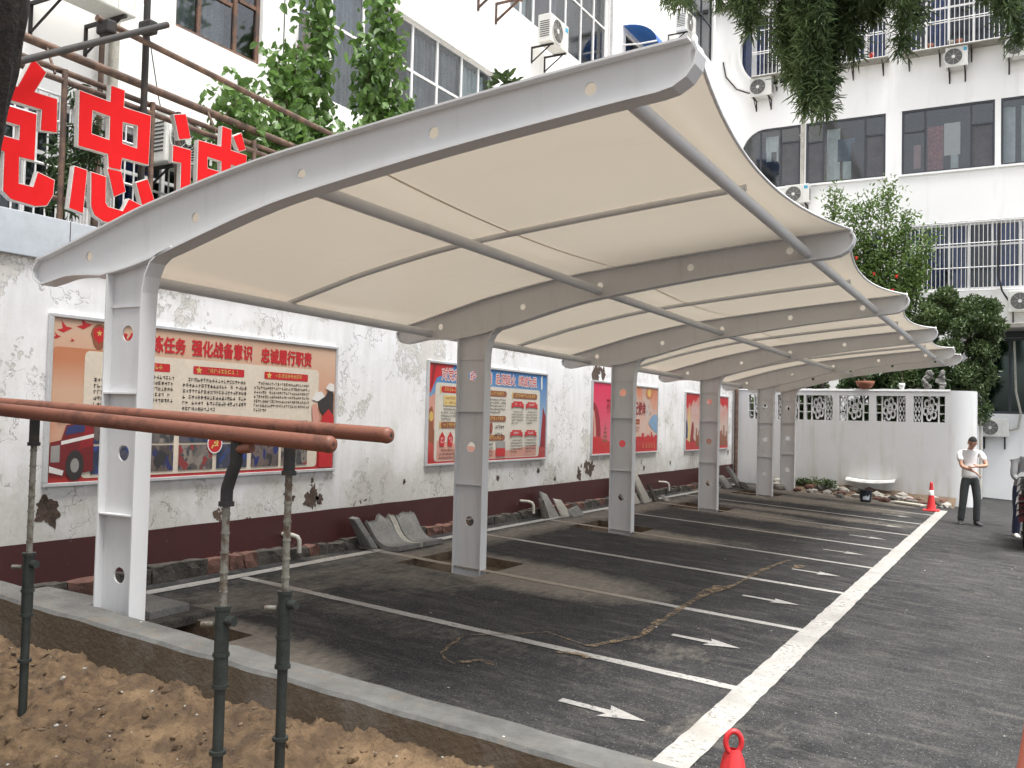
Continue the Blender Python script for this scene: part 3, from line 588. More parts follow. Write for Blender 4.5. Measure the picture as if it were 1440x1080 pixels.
grad('print_haze', (.62, .42, .34), (.58, .20, .10), 'z', 1.5, 2.25, (.50, .49, .46)); grad('print_haze2', (.56, .43, .38), (.56, .10, .07), 'z', 1.5, 2.2, (.55, .5, .47))
for k, c in dict(print_cream=(.66, .58, .48), print_cream2=(.60, .57, .50), print_red=(.50, .02, .025), print_dred=(.26, .015, .02), print_gold=(.62, .42, .12), print_black=(.035, .03, .03), print_white=(.72, .70, .68), print_brown=(.26, .09, .045), print_yellow=(.66, .50, .20), print_skyblue=(.20, .34, .50), print_grey=(.30, .29, .28), print_navy=(.03, .04, .13), print_pinkpale=(.60, .30, .24), print_engine=(.17, .015, .018)).items(): simple(k, tuple(q*.82 for q in c), .38, 0, .06, 3)
def mk_photo(key, a, b, c):
    t = NT(key); p = t.pos(); mp = t.n('ShaderNodeMapping'); mp.inputs['Scale'].default_value = (1, 7, 4); t.l(p, mp.inputs[0])
    v = t.n('ShaderNodeTexVoronoi', i_Scale=2.6, feature='SMOOTH_F1', i_Smoothness=.35); nz = t.n('ShaderNodeTexNoise', i_Scale=9., i_Detail=4.); t.l(p, nz.inputs['Vector']); wv = t.n('ShaderNodeVectorMath', operation='MULTIPLY_ADD'); t.l(nz.outputs['Color'], wv.inputs[0]); wv.inputs[1].default_value = (1.1,)*3; t.l(mp.outputs[0], wv.inputs[2]); t.l(wv.outputs[0], v.inputs['Vector']); s = t.n('ShaderNodeSeparateColor'); t.l(v.outputs['Color'], s.inputs[0]); n = t.noise(p, 22, 4)
    cc = t.mix(t.ramp(s.outputs[0], .2, .8), a, b); cc = t.mix(t.math('GREATER_THAN', s.outputs[1], .78), cc, c); t.col(t.mix(n, cc, t.mix(.5, cc, a))); t.rough(.3); t.done(key)
mk_photo('photo_a', (.03, .028, .03), (.16, .12, .11), (.02, .03, .14)); mk_photo('photo_b', (.04, .04, .045), (.26, .22, .19), (.25, .03, .03)); mk_photo('photo_c', (.02, .03, .06), (.10, .09, .10), (.03, .05, .20))
class Poster:
    def __init__(s, y0, L, z0, H, label, bgm):
        s.y0, s.z0, s.L, s.H = y0, z0, L, H; s.k = 0
        s.t = thing('poster_board', label, 'poster', (-.3, y0+L/2, z0))
        MB().box((-.2995, y0+.01, z0+.01), (-.279, y0+L-.01, z0+H-.01)).build('backing', 'alu_frame', s.t)
        s.sheet = MB().add([(-.278, y0+.02, z0+.02), (-.278, y0+L-.02, z0+.02), (-.278, y0+L-.02, z0+H-.02), (-.278, y0+.02, z0+H-.02)], [(0,1,2,3)]).build('print', bgm, s.t)
        w = .034
        for a, b in (((y0, z0), (y0+L, z0+w)), ((y0, z0+H-w), (y0+L, z0+H)), ((y0, z0+w), (y0+w, z0+H-w)), ((y0+L-w, z0+w), (y0+L, z0+H-w))):
            MB().box((-.2996, a[0], a[1]), (-.262, b[0], b[1])).build('frame_rail', 'alu_frame', s.t, .006)
    def at(s, vs):
        s.k += 1; x = -.2775+.00022*s.k
        return [(x+(v[2] if len(v) > 2 else 0), s.y0+v[0], s.z0+v[1]) for v in vs]
    def poly(s, name, loops, mat, parent=None):
        vs, fs = fill2d(loops); return MB().add(s.at(vs), fs).build(name, mat, parent or s.sheet)
    def rect(s, name, a, b, c, d, mat, r=0):
        if r:
            pts = []
            for cx, cy, q in ((c-r, d-r, 0), (a+r, d-r, 1), (a+r, b+r, 2), (c-r, b+r, 3)): pts += [(cx+r*math.cos((q+k/4)*math.pi/2), cy+r*math.sin((q+k/4)*math.pi/2)) for k in range(5)]
        else: pts = [(a,b),(c,b),(c,d),(a,d)]
        return s.poly(name, [pts], mat)
    def text(s, name, body, u, v, width, height, mat, bold=.004):
        vs, fs = text2d(body, width, height, bold)
        if vs: MB().add(s.at([(x+u, y+v, z) for x, y, z in vs]), fs).build(name, mat, s.sheet)
    def lines(s, name, u0, u1, vtop, n, lh, mat='print_black', indent=.05, last=.5, ch=None, w=None):
        """blocks of illegible small print: every character a few tiny strokes"""
        ch = ch or lh*.62; V = []
        for i in range(n):
            a = u0+(indent if i == 0 else 0); b = u1 if i < n-1 else u0+(u1-u0)*last; v = vtop-(i+1)*lh; u = a
            while u+ch < b:
                if random.random() > .04:
                    sw = ch*.17
                    for _ in range(random.choice((1, 2, 2))): yy = v+random.uniform(0, ch*.85); V.append((u+ch*.05, yy, u+ch*.9, yy+sw))
                    for _ in range(random.choice((1, 1, 2))): xx = u+random.uniform(.05, .75)*ch; V.append((xx, v, xx+sw, v+ch))
                u += ch*1.08
        mb = MB(); vs = s.at([q for a, b, c, d in V for q in ((a,b),(c,b),(c,d),(a,d))]); mb.add(vs, [(4*i, 4*i+1, 4*i+2, 4*i+3) for i in range(len(V))]); tag(mb.build(name, mat, s.sheet), kind='stuff')
def star(cx, cy, r, n=5, q=.42): return [(cx+(r if k % 2 == 0 else r*q)*math.sin(math.pi*k/n), cy+(r if k % 2 == 0 else r*q)*math.cos(math.pi*k/n)) for k in range(2*n)]
def bird(cx, cy, s): return [(cx-s, cy-.2*s), (cx-.3*s, cy), (cx-.5*s, cy+.9*s), (cx+.1*s, cy+.25*s), (cx+.9*s, cy+.15*s), (cx+.35*s, cy-.15*s), (cx-.2*s, cy-.45*s)]
# -- first board
p = Poster(4.67, 3.56, .91, 1.41, 'cream and red poster board, long red headline, fire engine printed in its corner', 'print_dawn')
p.rect('sky_patch', .03, .62, .60, 1.14, 'print_orange', .05); p.rect('floor_patch', .03, .03, 3.52, .16, 'print_redfloor'); p.rect('corner_patch', 3.2, .03, 3.52, .5, 'print_redfloor', .03)
for b_ in ((.14, 1.29, .075), (.32, 1.335, .08), (.07, 1.22, .04), (.21, 1.20, .025)): p.poly('bird', [bird(*b_)], 'print_red')
p.poly('badge', [[(.46+.085*math.cos(a)*(1 if math.sin(a) > 0 else .8), 1.25+.11*math.sin(a)) for a in np.linspace(0, 2*math.pi, 18)[:-1]]], 'print_brown'); p.poly('badge_shield', [[(.40,1.31),(.46,1.34),(.52,1.31),(.515,1.24),(.46,1.19),(.405,1.24)]], 'print_red'); p.poly('badge_star', [star(.46, 1.28, .03)], 'print_gold')
p.rect('text_panel', .33, .06, 3.25, 1.125, 'print_cream', .05); p.rect('fold_line', 2.235, .5, 2.24, 1.36, 'print_cream2')
p.text('headline', '聚焦训练任务', .62, 1.165, .76, .145, 'print_red', .006); p.text('headline', '强化战备意识', 1.46, 1.163, .77, .15, 'print_red', .006); p.text('headline', '忠诚履行职责', 2.36, 1.155, .76, .15, 'print_red', .006)
for a, b in ((.56, 1.21), (1.48, 2.13), (2.41, 3.07)):
    p.rect('heading_bar', a, .99, b, 1.065, 'print_red', .012); p.poly('heading_star', [star(a+.07, 1.028, .042)], 'print_gold'); p.lines('heading_print', a+.16, b-.08, 1.066, 1, .055, 'print_gold', 0, 1, .042)
p.lines('small_print', .42, 1.27, .975, 6, .052, 'print_black', .08, .55); p.lines('small_print', 1.36, 2.18, .975, 6, .055, 'print_black', .06, .5); p.lines('small_print', 2.27, 3.1, .975, 7, .046, 'print_black', .06, .22)
for i, (a, b) in enumerate(((.42, .82), (.90, 1.28), (1.34, 1.75), (1.80, 2.20), (2.26, 2.65), (2.69, 3.09))):
    p.rect('photo', a, .345, b, .565, ['photo_a', 'photo_b', 'photo_c'][i % 3]); p.rect('photo', a, .09, b, .325, ['photo_c', 'photo_a', 'photo_b'][i % 3])
# printed fire engine and firefighters at the corners
p.poly('printed_engine', [[(.04,.10),(.04,.36),(.14,.38),(.18,.50),(.36,.54),(.44,.50),(.44,.12),(.30,.10)]], 'print_engine'); p.poly('printed_side', [[(.30,.30),(.43,.33),(.43,.47),(.36,.5)]], 'print_dred'); p.poly('printed_trim', [[(.14,.34),(.44,.40),(.44,.43),(.14,.37)]], 'print_white'); p.poly('printed_cab', [[(.17,.42),(.19,.49),(.35,.525),(.35,.45)]], 'print_navy'); p.poly('printed_chrome', [[(.05,.20),(.13,.20),(.13,.34),(.05,.33)]], 'print_grey')
p.poly('printed_tyre', [circ(.27, .17, .085, 18, .125)], 'print_black'); p.poly('printed_rim', [circ(.27, .17, .04, 14, .06)], 'print_grey'); p.poly('printed_bumper', [[(.04,.12),(.16,.09),(.17,.13),(.04,.17)]], 'print_white'); p.poly('printed_ladder', [[(.10,.52),(.42,.58),(.42,.60),(.10,.54)]], 'print_grey')
p.poly('printed_helmet', [[(3.14,.80),(3.2,.88),(3.3,.89),(3.36,.83),(3.3,.79),(3.22,.78)]], 'print_white'); p.poly('printed_visor', [[(3.24,.78),(3.36,.84),(3.44,.94),(3.5,.86),(3.5,.62),(3.38,.6),(3.28,.68)]], 'print_black'); p.poly('printed_helmet', [[(3.36,.93),(3.42,.99),(3.5,.98),(3.51,.9),(3.44,.9)]], 'print_white')
p.poly('printed_jacket', [[(3.32,.62),(3.42,.70),(3.51,.62),(3.51,.05),(3.28,.05),(3.26,.42)]], 'print_red'); p.poly('printed_jacket', [[(3.14,.74),(3.22,.76),(3.27,.6),(3.25,.42),(3.17,.45)]], 'print_pinkpale')
p.poly('sticker_edge', [circ(1.77, .33, .095, 22)], 'print_white'); p.poly('sticker', [circ(1.77, .33, .083, 22)], 'print_red'); p.text('sticker_emblem', '☭', 1.725, .285, .09, .09, 'print_gold', .003)
# -- second board
p = Poster(10.05, 3.46, .895, 1.40, 'blue topped poster board with white bordered headline and ribbon headings', 'print_blue')
p.poly('drape', [[(.03,1.37),(.66,1.37),(.45,1.24),(.22,1.18),(.08,.98),(.03,.95)]], 'print_red'); p.poly('drape_fold', [[(.12,1.36),(.2,1.36),(.13,1.1),(.07,1.02)]], 'print_dred')
p.poly('glow', [[(.03,.9),(.25,1.0),(.25,.5),(.03,.45)]], 'print_pinkpale'); p.poly('lion', [[(.03,.55),(.05,.75),(.12,.8),(.16,.7),(.17,.5),(.22,.4),(.2,.25),(.03,.25)]], 'print_brown'); p.poly('lion_mane', [circ(.11, .66, .05, 10, .07)], 'print_gold'); p.poly('floor_patch', [[(.03,.03),(3.42,.03),(3.42,.3),(3.2,.2),(2.2,.08),(.5,.1),(.03,.36)]], 'print_redfloor'); p.poly('side_ribbon', [[(3.24,.2),(3.32,.85),(3.42,.7),(3.42,.2)]], 'print_dred')
p.rect('text_panel', .19, .06, 3.2, 1.115, 'print_cream2', .06); p.poly('panel_blush', [[(.25,.07),(3.1,.07),(3.12,.25),(2.0,.16),(.25,.34)]], 'print_pinkpale')
for a, s_ in ((.34, '对党忠诚'), (1.06, '纪律严明'), (1.78, '赴汤蹈火'), (2.48, '竭诚为民')):
    p.text('headline_edge', s_, a-.006, 1.152, .60, .165, 'print_white', .013); p.text('headline', s_, a, 1.158, .588, .153, 'print_red', .003)
p.poly('monument', [[(3.24,1.12),(3.28,1.14),(3.27,1.34),(3.25,1.36),(3.22,1.3)]], 'print_white')
for a, b, v in ((.33, 1.0, 1.03), (1.3, 2.11, 1.02), (2.31, 3.1, 1.01), (.33, 1.0, .55), (1.3, 2.1, .65), (1.3, 2.08, .37)):
    p.rect('heading_scroll', a, v-.045, b, v+.04, 'print_brown' if v != 1.03 else 'print_red', .04); p.rect('scroll_end', a-.03, v-.055, a+.0, v+.05, 'print_gold', .008); p.lines('heading_print', a+.07, b-.07, v+.05, 1, .075, 'print_gold', 0, 1, .055)
p.rect('quote_box', .39, .81, .95, .95, 'print_yellow'); p.lines('small_print', .43, .93, .955, 2, .062, 'print_brown', 0, .9)
p.lines('small_print', .33, 1.0, .79, 4, .045, 'print_black', .06, .4); p.lines('small_print', 1.33, 2.1, .96, 5, .047, 'print_black', .06, .8); p.lines('small_print', .3, 1.0, .24, 3, .05, 'print_black', .05, 1)
for x in (.37, .57, .77): p.poly('shield', [[(x-.07,.38),(x,.46),(x+.07,.38),(x+.05,.26),(x-.05,.26)]], 'print_red'); p.lines('shield_print', x-.035, x+.04, .40, 2, .05, 'print_white', 0, 1, .035)
p.poly('vase', [circ(1.66, .51, .045, 14, .085)], 'print_dred'); p.poly('vase_gold', [circ(1.66, .51, .025, 12, .05)], 'print_brown'); p.lines('small_print', 1.78, 2.05, .61, 2, .11, 'print_black', 0, 1, .05)
p.lines('small_print', 1.32, 1.75, .31, 4, .055, 'print_black', 0, 1); p.rect('photo', 1.82, .09, 2.09, .29, 'print_red'); p.rect('photo', 1.82, .21, 2.09, .31, 'print_grey')
for a, v in ((2.27, .87), (2.73, .87), (2.25, .43), (2.71, .43)):
    p.poly('ribbon', [[(a-.02,v-.06),(a+.07,v-.035),(a+.3,v-.035),(a+.39,v-.06),(a+.37,v),(a+.39,v+.02),(a+.33,v+.02),(a+.33,v+.05),(a+.04,v+.05),(a+.04,v+.02),(a-.02,v+.02),(a,v-.02)]], 'print_red'); p.lines('ribbon_print', a+.09, a+.29, v+.045, 1, .055, 'print_white', 0, 1, .035); p.lines('small_print', a, a+.38, v-.08, 5, .043, 'print_black', .04, .6)
# -- third board
p = Poster(15.3, 3.40, .905, 1.375, 'red and pink poster board printed with a pagoda, city skyline and large red characters', 'print_haze')
p.poly('sky_patch', [[(.03,.03),(.03,1.34),(1.3,1.34),(1.15,.9),(1.2,.5),(1.3,.03)]], 'print_pink'); p.poly('arch', [[(.03,.98),(.14,.96),(.26,.86),(.36,.68),(.41,.45),(.4,.2),(.03,.2)]], 'print_dred'); p.poly('arch_light', [[(.05,.86),(.12,.8),(.2,.5),(.2,.2),(.10,.2),(.09,.5)]], 'print_pinkpale')
p.poly('great_wall', [[(.03,.03),(1.4,.03),(1.3,.12),(.8,.26),(.5,.3),(.3,.36),(.03,.34)]], 'print_red')
for k in range(4): p.poly('pagoda_tier', [[(.55-.02*(3-k)+.02,.25+k*.075),(.69+.02*(3-k)-.02,.25+k*.075),(.67+.02*(3-k),.30+k*.075),(.57-.02*(3-k),.30+k*.075)]], 'print_brown')
p.poly('pagoda_spire', [[(.605,.55),(.635,.55),(.62,.63)]], 'print_brown')
p.text('headline', '不忘初心', .66, .78, .62, .28, 'print_dred', .008); p.text('headline', '牢记使命', 1.88, .78, .80, .27, 'print_dred', .008); p.rect('caption_box', 1.9, .59, 2.35, .69, 'print_dred'); p.lines('caption', 1.93, 2.32, .685, 1, .075, 'print_gold', 0, 1, .05); p.lines('small_print', 1.7, 2.4, .56, 2, .06, 'print_dred', 0, .9)
p.poly('sun', [circ(2.88, 1.24, .21, 24, .13), ], 'print_orange'); p.poly('sun_emblem', [circ(2.88, 1.24, .10, 20, .08)], 'print_gold'); p.poly('mountain', [[(2.85,.62),(3.0,.74),(3.2,.8),(3.36,.78),(3.36,.4),(3.05,.5)]], 'print_skyblue')
sk = [(1.0, .03)]; u = 1.0
while u < 3.3:
    h = .22+.14*(u-1)/2.3+random.uniform(-.03, .1); wd = random.uniform(.04, .13); sk += [(u, h), (u+wd, h)]; u += wd
sk = [q for q in sk if q[0] <= 3.36]+[(3.36, sk[-1][1]), (3.36, .03)]; p.poly('skyline', [sk], 'print_red')
for x in (2.55, 2.75, 2.9, 3.05, 3.2): p.poly('skyline_light', [[(x,.1),(x+.03,.1),(x+.02,.22),(x+.01,.22)]], 'print_gold')
for b_ in ((2.75, .85, .05), (2.95, .82, .06), (2.85, .95, .035)): p.poly('bird', [bird(*b_)], 'print_grey')
# -- fourth board
p = Poster(20.5, 3.48, .885, 1.375, 'red poster board printed with a tall monument, beside the wall end', 'print_haze2')
p.poly('maple', [[(.03,1.34),(1.5,1.34),(1.2,1.24),(.95,1.29),(.75,1.14),(.6,1.22),(.42,1.02),(.3,1.14),(.18,.98),(.03,1.06)]], 'print_red'); p.poly('maple', [[(2.2,1.34),(3.44,1.34),(3.44,1.05),(3.2,1.16),(3.0,1.08),(2.7,1.22)]], 'print_red')
p.poly('mountain', [[(.03,.3),(.03,.62),(.14,.75),(.22,.5),(.4,.3)]], 'print_navy'); p.poly('monument', [[(.2,.2),(.38,.2),(.36,.8),(.32,.98),(.29,1.06),(.26,.98),(.22,.8)]], 'print_yellow'); p.poly('arch', [[(.36,.2),(.5,.66),(.6,.7),(.66,.55),(.62,.3),(.8,.2)]], 'print_dred'); p.poly('ground', [[(.03,.03),(3.44,.03),(3.44,.2),(2.0,.12),(.9,.24),(.4,.2),(.03,.3)]], 'print_red')
sk = [(.8, .1)]; u = .8
while u < 3.35:
    h = random.uniform(.3, .62) if (u < 1.4 or u > 2.3) else random.uniform(.25, .4); wd = random.uniform(.04, .12); sk += [(u, h), (u+wd, h)]; u += wd
sk = [q for q in sk if q[0] <= 3.42]+[(3.42, .1)]; p.poly('skyline', [sk], 'print_brown'); p.text('headline', '忠诚', 1.3, .85, .7, .3, 'print_dred', .008)
# ================================================================== RED SIGN CHARACTERS ON THE WALL TOP
CH = {
 'a': ('red three-dimensional sign character partly behind the leaning tree trunk', [
  [[(4.444,4.32),(4.569,4.24),(4.477,4.057),(4.671,4.061),(4.681,3.78),(4.53,3.758),(4.535,3.926),(3.954,3.915),(3.929,3.768),(3.815,3.759),(3.834,4.029),(4.023,4.046),(3.937,4.172),(4.058,4.232),(4.144,4.054),(4.187,4.334),(4.289,4.349),(4.268,4.051),(4.326,4.053)]],
  [[(3.924,3.873),(4.5,3.886),(4.499,3.503),(4.372,3.499),(4.378,3.301),(4.491,3.302),(4.524,3.429),(4.677,3.397),(4.67,3.268),(4.619,3.17),(4.522,3.143),(4.315,3.155),(4.244,3.211),(4.242,3.509),(4.129,3.512),(4.062,3.202),(3.927,3.235),(4.021,3.51),(3.931,3.501)],[(4.037,3.747),(4.358,3.745),(4.356,3.641),(4.036,3.638)]]]),
 'b': ('complete red three-dimensional sign character with white edges between two others', [
  [[(4.859,4.198),(5.156,4.193),(5.157,4.338),(5.304,4.337),(5.3,4.188),(5.586,4.199),(5.579,3.741),(5.303,3.734),(5.293,3.625),(5.165,3.618),(5.153,3.729),(4.868,3.726)],[(4.996,4.061),(5.159,4.058),(5.161,3.864),(4.995,3.869)],[(5.296,4.048),(5.443,4.06),(5.444,3.866),(5.3,3.871)]],
  [[(5.152,3.616),(5.3,3.622),(5.352,3.451),(5.23,3.374)]], [[(4.842,3.558),(4.969,3.551),(4.946,3.174),(4.807,3.192)]],
  [[(4.999,3.547),(5.151,3.541),(5.158,3.315),(5.181,3.289),(5.324,3.282),(5.384,3.402),(5.528,3.37),(5.48,3.252),(5.387,3.182),(5.28,3.143),(5.138,3.146),(5.047,3.182),(5.01,3.253)]],
  [[(5.447,3.559),(5.573,3.624),(5.685,3.384),(5.546,3.303)]]]),
 'c': ('red three-dimensional sign character partly hidden behind the carport roof beam', [
  [[(5.831,4.284),(5.974,4.334),(6.042,4.112),(5.902,4.062)]], [[(5.834,4.002),(6.052,4.01),(6.063,3.41),(6.213,3.509),(6.263,3.382),(5.974,3.158),(5.94,3.185),(5.933,3.85),(5.834,3.842)]],
  [[(6.127,4.129),(6.41,4.144),(6.416,4.347),(6.545,4.347),(6.544,4.142),(6.756,4.146),(6.753,3.99),(6.553,3.99),(6.551,3.829),(6.764,3.554),(6.914,3.512),(6.821,3.385),(6.628,3.398),(6.44,3.628),(6.418,3.991),(6.252,3.991),(6.257,3.891),(6.4,3.895),(6.414,3.412),(6.314,3.42),(6.308,3.758),(6.255,3.752),(6.261,3.244),(6.132,3.22)]],
  [[(6.558,4.282),(6.671,4.352),(6.741,4.194),(6.649,4.147)]]])}
def inset(lp, d):
    """polygon moved inwards by d (outer) or outwards (holes are given clockwise-agnostic via sign)"""
    n = len(lp); A = sum(lp[i][0]*lp[(i+1) % n][1]-lp[(i+1) % n][0]*lp[i][1] for i in range(n)); s = 1 if A > 0 else -1; out = []
    for i in range(n):
        p0, p1, p2 = (np.array(lp[j % n]) for j in (i-1, i, i+1)); e1 = p1-p0; e2 = p2-p1; e1 = e1/np.linalg.norm(e1); e2 = e2/np.linalg.norm(e2)
        n1 = np.array([-e1[1], e1[0]])*s; n2 = np.array([-e2[1], e2[0]])*s; b = n1+n2; L = np.dot(b, n1)
        b = b/L if L > .35 else b/.35; out.append(tuple(p1+b*d))
    return out
for key, (lab, strokes) in CH.items():
    ys_ = [q[0] for st in strokes for q in st[0]]; t = thing('sign_character', lab, 'sign letter', (-.3, sum(ys_)/len(ys_), 3.12), 'red sign characters on the wall top')
    for st in strokes:
        vs, fs = fill2d(st, .05); o = MB().add([(-.35+v[2], v[0], v[1]) for v in vs], fs).build('stroke', 'sign_white', t)
        ins = [inset(st[0], .007)]+[inset(h, -.007) for h in st[1:]]; vs, fs = fill2d(ins, .006); MB().add([(-.3005+v[2], v[0], v[1]) for v in vs], fs).build('red_face', 'sign_red', o)
# rusty tube frame behind and above the characters
sf = thing('scaffold_rack', 'rusty scaffold tube frame holding up the red sign characters', 'frame', (-.45, 5, 3.08))
def pipe(pts, r, mat='rust_pipe', parent=None, name='tube', n=10): return MB().tube(pts, r, n).build(name, mat, parent)
pipe([(-.62, 3.0, 4.62), (-.62, 9.0, 4.52)], .038, parent=sf); pipe([(-.50, 3.0, 4.40), (-.50, 9.2, 4.33)], .026, parent=sf); pipe([(-.46, 3.0, 4.30), (-.46, 9.2, 4.25)], .026, parent=sf); pipe([(-.47, 3.0, 3.30), (-.47, 9.2, 3.28)], .022, parent=sf)
pipe([(-.30, 5.0, 4.86), (-.42, 9.6, 4.70)], .028, parent=sf); pipe([(-.2, 4.0, 4.05), (-.2, 5.64, 5.03)], .030, 'dark_steel', sf); pipe([(-.42, 5.60, 3.09), (-.38, 5.56, 6.6)], .030, 'dark_steel', sf)
for y in (3.9, 4.83, 5.72, 6.02, 7.0, 8.0, 9.0): pipe([(-.44, y, 3.08), (-.45, y, 4.38)], .024, parent=sf, name='upright')
for y in (4.76, 6.5): pipe([(-.48, y, 4.33), (-.62, y, 4.6)], .012, parent=sf, name='tie')
for y, z in ((5.08, 4.80), (5.5, 4.96)):
    MB().box((-.36, y-.05, z-.06), (-.20, y+.05, z+.06)).build('clamp', 'dark_steel', sf, .02)
# ================================================================== BUILDINGS
# a plane helper: side facade (faces +X, horizontal = Y) and end facade (faces -Y, horizontal = X)
class Plane:
    def __init__(s, kind): s.kind = kind
    def p(s, a, z, d=0):                       # d = metres out of the facade
        return (XF+d, a, z) if s.kind == 'side' else (a, YB-d, z)
    def box(s, name, a0, a1, z0, z1, d0, d1, mat, parent, bevel=0, **kw): return MB().box(s.p(a0, z0, d0), s.p(a1, z1, d1)).build(name, mat, parent, bevel, **kw)
    def bx(s, mb, a0, a1, z0, z1, d0, d1, mi=0): return mb.box(s.p(a0, z0, d0), s.p(a1, z1, d1), mi)
SIDE, END = Plane('side'), Plane('end')
def facade(pl, name, a0, a1, z0, z1, ops, th, mat, parent):
    As = sorted({a0, a1, *[o[0] for o in ops], *[o[1] for o in ops]}); Zs = sorted({z0, z1, *[o[2] for o in ops], *[o[3] for o in ops]}); mb = MB()
    flip = pl.kind == 'end'
    for i, (aa, ab) in enumerate(zip(As, As[1:])):
        for za, zb in zip(Zs, Zs[1:]):
            c = ((aa+ab)/2, (za+zb)/2)
            if any(o[0] < c[0] < o[1] and o[2] < c[1] < o[3] for o in ops): continue
            mb.add([pl.p(aa, za), pl.p(ab, za), pl.p(ab, zb), pl.p(aa, zb)], [(0,1,2,3)])
    for o in ops:
        q = [(o[0], o[2]), (o[1], o[2]), (o[1], o[3]), (o[0], o[3])]
        for k in range(4):
            u, v = q[k], q[(k+1) % 4]; mb.add([pl.p(*u), pl.p(*u, -th), pl.p(*v, -th), pl.p(*v)], [(0,1,2,3)])
    return mb.build(name, mat, parent)
def curtain(pl, name, a0, a1, z0, z1, d, mat, parent, amp=.04, folds=9):
    n = int(max(12, (a1-a0)*folds*6)); vs = []
    for j in range(n+1):
        a = a0+(a1-a0)*j/n; w = amp*math.sin(j*2*math.pi*folds*(a1-a0)/n)+amp*.5*math.sin(j*.37+a0)
        vs += [pl.p(a, z0, d+w), pl.p(a, z1, d+w*.7)]
    return MB().add(vs, [(2*j, 2*j+2, 2*j+3, 2*j+1) for j in range(n)], 0, True).build(name, mat, parent)
def window(pl, b, a0, a1, z0, z1, vbars, hbars, fmat, gmat, back=('room', .9), fw=.05, depth=.10, curtains=(), panels=(), sill=False):
    mb = MB(); g = -depth
    for (x0, x1, y0, y1) in ((a0, a1, z0, z0+fw), (a0, a1, z1-fw, z1), (a0, a0+fw, z0+fw, z1-fw), (a1-fw, a1, z0+fw, z1-fw)): pl.bx(mb, x0, x1, y0, y1, g-.03, g+.03)
    for v in vbars:
        v, lo, hi = (v, z0, z1) if not isinstance(v, tuple) else v
        pl.bx(mb, v-fw*.45, v+fw*.45, lo+fw, hi-fw, g-.027, g+.027)
    for h in hbars:
        h, lo, hi = (h, a0, a1) if not isinstance(h, tuple) else h
        pl.bx(mb, lo+fw, hi-fw, h-fw*.4, h+fw*.4, g-.025, g+.025)
    wn = mb.build('window', fmat, b)
    V = [a0]+[v if not isinstance(v, tuple) else v[0] for v in vbars]+[a1]; H = [z0]+[h if not isinstance(h, tuple) else h[0] for h in hbars]+[z1]; V = sorted(set(V)); H = sorted(set(H))
    for x0, x1 in zip(V, V[1:]):
        Hc = sorted({z0, z1, *[h for h in hbars if not isinstance(h, tuple)], *[h[0] for h in hbars if isinstance(h, tuple) and h[1] <= (x0+x1)/2 <= h[2]]})
        for y0, y1 in zip(Hc, Hc[1:]):
            op = any(q[0] <= (x0+x1)/2 <= q[1] and q[2] <= (y0+y1)/2 <= q[3] for q in panels)
            t = random.uniform(-.006, .006)
            MB().add([pl.p(x0+fw*.3, y0+fw*.3, g+t), pl.p(x1-fw*.3, y0+fw*.3, g-t), pl.p(x1-fw*.3, y1-fw*.3, g-t*.5), pl.p(x0+fw*.3, y1-fw*.3, g+t*.7)], [(0,1,2,3)]).build('pane', 'opaque_panel' if op else gmat, wn)
    bm_, bd = back; mb = MB(); bd = -bd
    q = [(a0-.02, z0-.02), (a1+.02, z0-.02), (a1+.02, z1+.02), (a0-.02, z1+.02)]
    mb.add([pl.p(*u, bd) for u in q], [(0,1,2,3)])
    for k in range(4): u, v = q[k], q[(k+1) % 4]; mb.add([pl.p(*u, g-.05), pl.p(*v, g-.05), pl.p(*v, bd), pl.p(*u, bd)], [(0,1,2,3)])
    mb.build('room_beyond', bm_, wn)
    for c in curtains: curtain(pl, 'curtain', c[0], c[1], c[2] if len(c) > 3 else z0+.03, c[3] if len(c) > 3 else z1-.06, g-.16, c[-1], wn)
    if sill: pl.box('sill', a0-.06, a1+.06, z0-.06, z0, -.02, .06, 'white_facade', b, .006)
    return wn
# ---- side building
sb = thing('apartment_building', 'white apartment block with long window bands behind the poster wall', 'building', (XF, 12, -.5))
ops = [(7.5,8.92,6.14,7.75),(9.6,15.0,6.1,8.1),(15.5,20.3,9.65,12.0),(21.4,23.5,10.2,11.35),(25.8,28.7,13.1,15.3),(4.6,6.3,3.4,4.75),(6.6,9.2,3.45,4.75),(9.6,15.,3.2,4.9),(7.5,9.0,9.65,11.5),(10,15,9.65,11.7),(22,25,6.1,8.0)]
facade(SIDE, 'wall', -3, YB, -1.3, 17, ops, .16, 'white_facade', sb)
MB().box((-12, -3, 17), (XF+.35, YB, 17.25)).build('roof', 'white_facade', sb); MB().box((-12, -3.2, -1.3), (XF-.0, -3, 17)).build('end_wall', 'white_facade', sb)
window(SIDE, sb, 7.5, 8.92, 6.14, 7.75, [7.91, 8.5], [(6.78, 7.5, 8.5), (6.9, 8.5, 8.92)], 'rust_frame', 'window_glass', ('room', .5), .06, .09, [(7.55, 8.45, 'grey_curtain')])
window(SIDE, sb, 9.6, 15.0, 6.1, 8.1, [10.35, 11.1, 11.85, 12.4, 13.14, 13.92, 14.5], [7.28], 'white_frame', 'window_glass', ('room', .7), .05, .09, [(9.65, 11.9, 'grey_curtain'), (12.5, 14.0, 'grey_curtain'), (14.2, 14.9, 'pale_curtain')])
window(SIDE, sb, 15.5, 20.3, 9.65, 12.0, [16.05, 16.6, 17.35, 18.1, 18.9, 19.6], [11.0], 'white_frame', 'window_glass', ('room', .7), .05, .09, [(15.6, 16.5, 'pale_curtain'), (16.7, 18.0, 'grey_curtain')], [(16.6, 17.35, 9, 12)])
